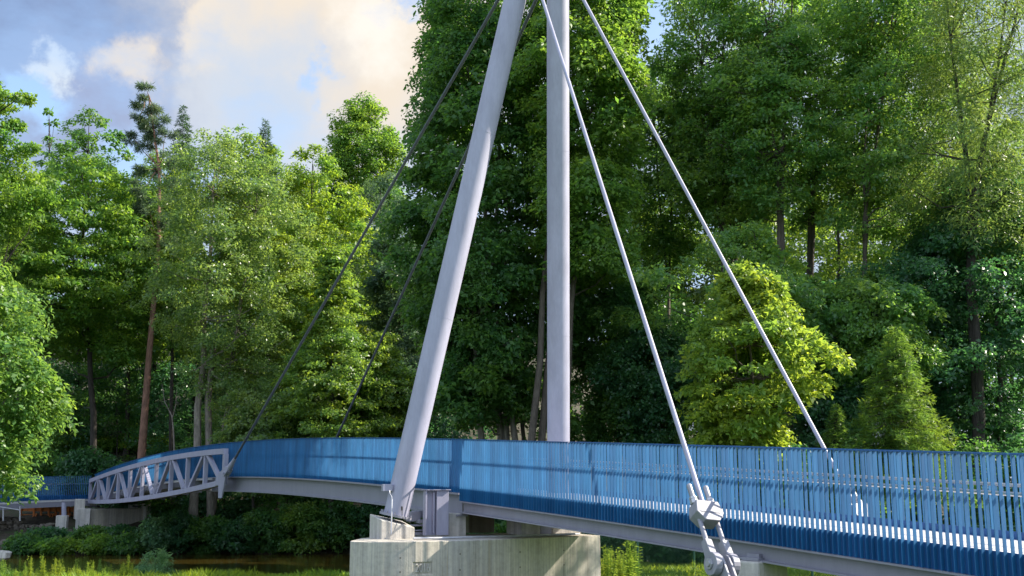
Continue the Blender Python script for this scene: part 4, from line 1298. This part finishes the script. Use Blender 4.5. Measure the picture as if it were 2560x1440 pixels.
# --- shrubs along the far bank, under the bridge and behind the fence
sh = [(390, 1300, 48, 60.6, 1378, 'elder', 'pale green elder bush lit by the sun at the water edge'), (450, 1280, 60, 61.4, 1380, 'shade', 'dark bush right of the lit elder'), (530, 1295, 55, 61.2, 1380, 'lime', 'dark bush in front of the two alder trunk feet'), (600, 1300, 60, 61, 1380, 'shade', 'bluish dark bush hanging over the water under the girder'),
      (680, 1255, 70, 61.5, 1380, 'lime', 'tall dark bush behind the middle of the girder'), (760, 1262, 70, 61, 1380, 'horn', 'lighter layered bush hanging over the water'), (835, 1250, 70, 61.5, 1380, 'lime', 'dark bush left of the concrete pier'), (920, 1240, 70, 62, 1370, 'shade', 'dark bush behind the pier plinth'),
      (320, 1340, 40, 60.4, 1380, 'lime', 'low bush below the abutment wing wall'), (250, 1345, 45, 60.2, 1382, 'beech', 'low olive bush below the abutment block'), (1020, 1230, 70, 62, 1370, 'lime', 'dark bush behind the leaning leg foot'),
      (1230, 1270, 80, 47, 1370, 'shade', 'dark bush seen under the girder behind the pier'), (1330, 1260, 70, 46, 1370, 'lime', 'dark bush behind the upright leg plinth'), (1540, 1270, 70, 43, 1400, 'shade', 'dark bush behind the fence beside the pier'), (1640, 1280, 70, 42, 1400, 'shade', 'dark bush behind the second fence post'), (1740, 1290, 60, 42, 1400, 'lime', 'dark bush behind the fence left of the anchor'), (1900, 1300, 90, 41, 1405, 'lime', 'bush behind the fence above the low pier'), (2060, 1290, 90, 41, 1410, 'shade', 'bush behind the fence right of the low pier'), (1780, 1120, 90, 39.5, 1400, 'lime', 'bush behind the railing under the chestnut'), (1960, 1110, 100, 39.8, 1400, 'shade', 'bush behind the railing below the far rod stay'), (2150, 1110, 100, 40, 1400, 'lime', 'bush behind the railing at the foot of the small spruce'), (2400, 1080, 120, 40.5, 1420, 'lime', 'bush behind the railing below the dark elm'), (2550, 1090, 110, 40.2, 1420, 'shade', 'bush behind the railing beyond the right frame border'), (2300, 1200, 120, 42, 1420, 'lime', 'bush seen between the balusters below the small spruce'), (2480, 1190, 120, 42, 1420, 'shade', 'dark bush seen between the balusters at the right border')]
sh += [(60, 1345, 50, 60.6, 1384, 'lime', 'low green plants below the stone wall'), (150, 1352, 40, 60.2, 1384, 'beech', 'low olive plants beside the small white stone'), (110, 1325, 34, 62.3, 1356, 'shade', 'dark plants at the foot of the small concrete footing'), (235, 1322, 30, 61.9, 1352, 'lime', 'small plant at the foot of the abutment block'), (300, 1318, 36, 62.4, 1350, 'shade', 'dark plants along the abutment wall')]
for k, (px, tp, hw, Y, bt, mt, lb) in enumerate(sh):
    B('bush', lb, 'bush', px, tp, hw, Y - (.7 if Y > 55 else 0), bt - (4 if Y > 55 else 0), mt, 'bark_dark', 60, 150, .17, 'egg', 80 + k, 'bushes on the banks', clr=.55, limbs=8, stems=3, trunk_r=.05, zbase=None)
B('bush', 'dark bush on the slope behind the middle of the girder', 'bush', 800, 1225, 70, 66, 1300, 'lime', 'bark_dark', 70, 150, .18, 'egg', 119, 'bushes on the banks', clr=.6, limbs=6, stems=3, trunk_r=.05)
pathsh = [(175, 1085, 60, 78, 1125), (245, 1092, 50, 78.5, 1125), (315, 1090, 55, 79, 1125), (395, 1092, 50, 79, 1130)]
for k, (px, tp, hw, Y, bt) in enumerate(pathsh):
    B('bush', ['sunlit yellow shrub farthest from the pine on the forest path', 'sunlit yellow shrub in the middle of the dark hollow', 'sunlit yellow shrub just left of the pine trunk', 'sunlit yellow shrub just right of the pine trunk'][k], 'bush', px, tp, hw, Y, bt, 'yellow', 'bark_dark', 30, 110, .2, 'egg', 110 + k, 'sunlit shrubs on the forest path', clr=.6, limbs=4, stems=2, trunk_r=.04)

# thin bent sapling in the dark hollow
sr_ = root('sapling', P(440, 1130, 64), 'thin bare forked sapling between pine and alder trunks', 'sapling')
m_ = MB(); oo = np.array(sr_.location)
m_.tube([P(436, 1135, 64), P(434, 1080, 64), P(430, 1040, 64), P(412, 1005, 64), P(405, 960, 64)], [.05, .045, .04, .03, .015], 6)
m_.tube([P(431, 1045, 64), P(440, 1010, 64), P(441, 975, 64)], [.03, .025, .012], 6)
m_.build('trunk', M['bark_pale'], sr_, oo, smoothed=True)
m_ = MB(); m_.tube([P(528, 1330, 62.3), P(520, 1000, 62.2), P(535, 860, 62.2), P(548, 800, 62)], [.22, .19, .15, .08], 9)
ob = m_.build('tree_trunk', M['bark_pale'], None, P(528, 1330, 62.3), smoothed=True); tag(ob, 'second grey alder trunk just right of the twin trunk alder', 'tree trunk')

# ------------------------------------------------------------------ grass and weeds
def grass():
    rng = np.random.default_rng(3)
    n = 150000
    Y = 24 + 24 * rng.uniform(0, 1, n) ** .8
    X = (rng.uniform(-.52, .52, n)) * Y
    d = Y - river_centre(X)
    ok = (d < -6.9) & ~((X > -4.4) & (X < 2.6) & (Y < 28.0))
    X, Y = X[ok], Y[ok]
    n = len(X)
    pat = .5 + .5 * np.sin(X * 1.3 + 2 * np.sin(Y * .8)) * np.sin(Y * 1.1 + X * .5)
    hgt = rng.uniform(.10, .26, n) * (0.7 + .9 * pat) * (1 - .55 * smooth(37, 41, Y))
    Z = ground(X, Y) - .02
    p = np.stack([X, Y, Z], 1)
    az = rng.uniform(0, 2 * np.pi, n)
    s = np.stack([np.cos(az), np.sin(az), np.zeros(n)], 1)
    ln = np.stack([np.cos(az + 1.4), np.sin(az + 1.4), np.zeros(n)], 1) * (hgt * rng.uniform(.1, .7, n))[:, None]
    w = rng.uniform(.012, .022, n)[:, None]
    up = np.zeros((n, 3)); up[:, 2] = hgt
    V = np.stack([p - s * w, p + s * w, p + s * w * .6 + up * .6 + ln * .35, p + up + ln], 1)
    tag(quads('grass', V, L['grass']), kind='stuff')
grass()

def weed_proto(seed, hgt, spread, leaves, mat, stems, flower=None):
    rng = np.random.default_rng(seed)
    Vs, m_ = [], MB()
    for _ in range(stems):
        a = rng.uniform(0, 6.28); ln = rng.uniform(.15, 1) * spread
        h = hgt * rng.uniform(.65, 1.05)
        pts = [np.array([math.cos(a) * ln * .5 * k, math.sin(a) * ln * .5 * k, h * k]) for k in (0, .35, .7, 1)]
        m_.tube(pts, [.010, .009, .007, .003], 4, caps=False)
        n = leaves
        s = rng.uniform(.12, 1, n)
        pos = np.stack([np.interp(s, (0, 1), (0, pts[-1][i])) for i in range(3)], 1)
        az = rng.uniform(0, 6.28, n)
        o = np.stack([np.cos(az), np.sin(az), rng.uniform(.1, .9, n)], 1)
        nr = nrm(np.stack([-np.cos(az) * .5, -np.sin(az) * .5, np.ones(n)], 1) + rng.normal(size=(n, 3)) * .3)
        t = nrm(o); b = np.cross(nr, t)
        l = (.16 * (1.15 - s * .75) * rng.uniform(.7, 1.2, n))[:, None]
        Vs.append(np.stack([pos, pos + t * l * .4 + b * l * .11, pos + t * l - np.array([0, 0, .25]) * l, pos + t * l * .4 - b * l * .11], 1))
    return m_, np.concatenate(Vs), mat
def place_weeds(protos, spots, name, label, cat, group):
    base = []
    for i, (m_, V, mat) in enumerate(protos):
        base.append((m_, V, mat))
    made = {}
    rng = random.Random(8)
    for k, (X, Y, s) in enumerate(spots):
        i = k % len(base)
        lb = label if isinstance(label, str) else label[k]
        if i not in made:
            r_ = root(name, (X, Y, gz(X, Y) - .03), lb, cat, group)
            st = base[i][0].build('stem', L[base[i][2]], r_)
            lv = quads('leaves', base[i][1], L[base[i][2]], r_)
            made[i] = (r_, st, lv)
        else:
            src = made[i]
            r_ = src[0].copy(); COL.objects.link(r_)
            r_['label'] = lb
            r_.location = (X, Y, gz(X, Y) - .03)
            for ch in src[1:]:
                c = ch.copy(); COL.objects.link(c); c.parent = r_
        r_.rotation_euler = (0, 0, rng.uniform(0, 6.28))
        r_.scale = (s, s, s)
protos = [weed_proto(1, .75, .25, 26, 'weed', 7), weed_proto(2, .95, .2, 34, 'weed', 6), weed_proto(3, .55, .35, 22, 'weed', 9), weed_proto(4, .8, .3, 30, 'weed', 8)]
rw = random.Random(21)
spots = []
for k in range(150):
    px = rw.uniform(-20, 335) if k < 100 else rw.uniform(330, 860)
    Yw = rw.uniform(33.2, 38.5)
    q = P(px, 1400, Yw)
    spots.append((q[0], q[1], rw.uniform(.35, .85) if k < 100 else rw.uniform(.25, .5)))
place_weeds(protos, spots, 'willowherb_plant', 'upright light green weed on the near river bank', 'weed', 'weeds on the near river bank')
spots = []
for k in range(34):
    px = 1510 + abs(rw.gauss(0, 1)) * 45 if k < 20 else rw.uniform(1520, 1780)
    Yw = rw.uniform(28.6, 32.0)
    q = P(px, 1400, Yw)
    spots.append((q[0], q[1], rw.uniform(1.0, 1.7) if k < 20 else rw.uniform(.6, 1.1)))
place_weeds(protos, spots, 'tall_weed', 'tall yellow green weed in front of the chain link fence', 'weed', 'weeds beside the pier')
B('willow_sapling', 'grey green willow sapling on the near bank in front of the river', 'sapling', 392, 1378, 45, 41.5, 1460, 'elder', 'bark', 26, 150, .13, 'egg', 130, clr=.3, limbs=8, stems=4, trunk_r=.02, aspect=.2, up=.3)

# ------------------------------------------------------------------ light, sky, camera
AZ, EL = R(80.0), R(35.0)               # sun to the right and a little behind the pylon
sd = np.array([math.sin(AZ) * math.cos(EL), math.cos(AZ) * math.cos(EL), math.sin(EL)])
sun = bpy.data.lights.new('sun', 'SUN')
sun.energy = 5.0; sun.angle = R(0.5); sun.color = (1.0, 0.92, 0.77)
so_ = bpy.data.objects.new('sun', sun)
so_.rotation_euler = Vector(-sd).to_track_quat('-Z', 'Y').to_euler()
so_.location = (30, 10, 40)
COL.objects.link(so_)

world = bpy.data.worlds.new('World')
scene.world = world
world.use_nodes = True
nt = world.node_tree
nt.nodes.clear()
out = nt.nodes.new('ShaderNodeOutputWorld')
sky = N(nt, 'TexSky', sky_type='NISHITA', sun_disc=False, sun_elevation=EL, sun_rotation=AZ)
bg1 = N(nt, 'Background'); bg1.inputs['Strength'].default_value = 0.13
nt.links.new(sky.outputs[0], bg1.inputs['Color'])
tc = N(nt, 'TexCoord')
D = tc.outputs['Generated']
mp = N(nt, 'Mapping'); mp.inputs['Scale'].default_value = (1, 1, 1.8); nt.links.new(D, mp.inputs['Vector'])
nA = noise(nt, mp.outputs[0], 5.2, 9, 0.58)
nB = noise(nt, mp.outputs[0], 9.0, 6, 0.55)
nW = N(nt, 'TexNoise'); nW.inputs['Scale'].default_value = 13.0; nW.inputs['Detail'].default_value = 6; nW.inputs['Roughness'].default_value = 0.6
nt.links.new(D, nW.inputs['Vector'])
wsub = N(nt, 'VectorMath', operation='SUBTRACT'); nt.links.new(nW.outputs['Color'], wsub.inputs[0]); wsub.inputs[1].default_value = (.5, .5, .5)
wsc = N(nt, 'VectorMath', operation='SCALE'); nt.links.new(wsub.outputs[0], wsc.inputs[0]); wsc.inputs['Scale'].default_value = 0.13
wad = N(nt, 'VectorMath', operation='ADD'); nt.links.new(D, wad.inputs[0]); nt.links.new(wsc.outputs[0], wad.inputs[1])
DW = wad.outputs[0]
def dirv(px, py):
    r = ray(px, py); return r / np.linalg.norm(r)
def blob(px, py, r_in, r_out):
    v = N(nt, 'VectorMath', operation='DISTANCE')
    nt.links.new(DW, v.inputs[0]); v.inputs[1].default_value = tuple(dirv(px, py))
    mr = N(nt, 'MapRange', interpolation_type='SMOOTHSTEP')
    mr.inputs[1].default_value = r_in; mr.inputs[2].default_value = r_out; mr.inputs[3].default_value = 1; mr.inputs[4].default_value = 0
    nt.links.new(v.outputs['Value'], mr.inputs[0])
    return mr.outputs[0]
K = 0.80
grey = (0.135, 0.19, 0.315); pale = (0.30, 0.365, 0.46); cream = (0.475, 0.42, 0.355); white = (0.43, 0.45, 0.485)
base = ramp(nt, nA, [(0.36, (0.185, 0.25, 0.385)), (0.50, pale), (0.64, (0.37, 0.42, 0.49))])
cl = mixc(nt, blob(830, 0, .09, .22), base, cream)
cl = mixc(nt, blob(70, 40, .04, .17), cl, grey)
cl = mixc(nt, blob(190, 260, .02, .10), cl, (0.195, 0.235, 0.35))
cl = mixc(nt, blob(118, 160, .016, .030), cl, (0.40, 0.44, 0.48))
cl = mixc(nt, blob(305, 155, .010, .036), cl, (0.46, 0.405, 0.34))
cl = mixc(nt, blob(520, 90, .020, .042), cl, (0.49, 0.43, 0.355))
cl = mixc(nt, blob(940, 90, .012, .055), cl, (0.53, 0.50, 0.455))
cl = mixc(nt, blob(640, 250, .02, .11), cl, (0.33, 0.375, 0.445))
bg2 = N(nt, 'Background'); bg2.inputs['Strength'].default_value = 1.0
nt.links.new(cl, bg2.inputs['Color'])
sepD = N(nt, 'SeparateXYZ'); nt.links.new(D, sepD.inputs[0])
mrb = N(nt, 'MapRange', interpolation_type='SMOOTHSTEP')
mrb.inputs[1].default_value = 0.35; mrb.inputs[2].default_value = -0.45; mrb.inputs[3].default_value = 0.86; mrb.inputs[4].default_value = 1.6  # unseen sky behind the camera brightened, added as fill light on the foliage
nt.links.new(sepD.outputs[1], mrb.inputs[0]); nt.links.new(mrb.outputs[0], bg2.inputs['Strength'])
cov = ramp(nt, nA, [(0.36, (0.55, 0.55, 0.55)), (0.48, (1, 1, 1))])
# open blue patches
def mathn(op, a, b):
    m_ = N(nt, 'Math', operation=op)
    for i, v in enumerate((a, b)):
        if isinstance(v, (int, float)): m_.inputs[i].default_value = v
        else: nt.links.new(v, m_.inputs[i])
    return m_.outputs[0]
gap = blob(790, 205, .003, .022)
gap = mathn('MAXIMUM', gap, blob(300, 390, .01, .05))
gap = mathn('MAXIMUM', gap, blob(40, 235, .008, .035))
gap = mathn('MAXIMUM', gap, blob(1020, 10, .004, .022))
gap = mathn('MAXIMUM', gap, blob(1630, 40, .02, .07))
gap = mathn('MULTIPLY', gap, 0.8)
cv = mathn('SUBTRACT', cov, gap)
cv = mathn('MAXIMUM', cv, 0.0)
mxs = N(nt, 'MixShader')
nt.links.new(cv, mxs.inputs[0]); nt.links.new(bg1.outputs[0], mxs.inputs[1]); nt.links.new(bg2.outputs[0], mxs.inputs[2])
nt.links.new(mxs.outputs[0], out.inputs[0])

cam = bpy.data.cameras.new('camera')
cam.sensor_width = 36.0
cam.lens = F / 2560.0 * 36.0
cam.clip_start = 0.1; cam.clip_end = 5000
co = bpy.data.objects.new('camera', cam)
co.location = (0, 0, 0)
co.rotation_euler = (R(90) + TILT, 0, 0)
COL.objects.link(co)
scene.camera = co

vs = scene.view_settings
vs.view_transform = 'Standard'; vs.look = 'None'; vs.gamma = 1.0; vs.exposure = 1.2; vs.use_curve_mapping = False
scene.display_settings.display_device = 'sRGB'
cy = scene.cycles
cy.max_bounces = 9; cy.diffuse_bounces = 6; cy.glossy_bounces = 3; cy.transmission_bounces = 4; cy.transparent_max_bounces = 4
cy.caustics_reflective = False; cy.caustics_refractive = False
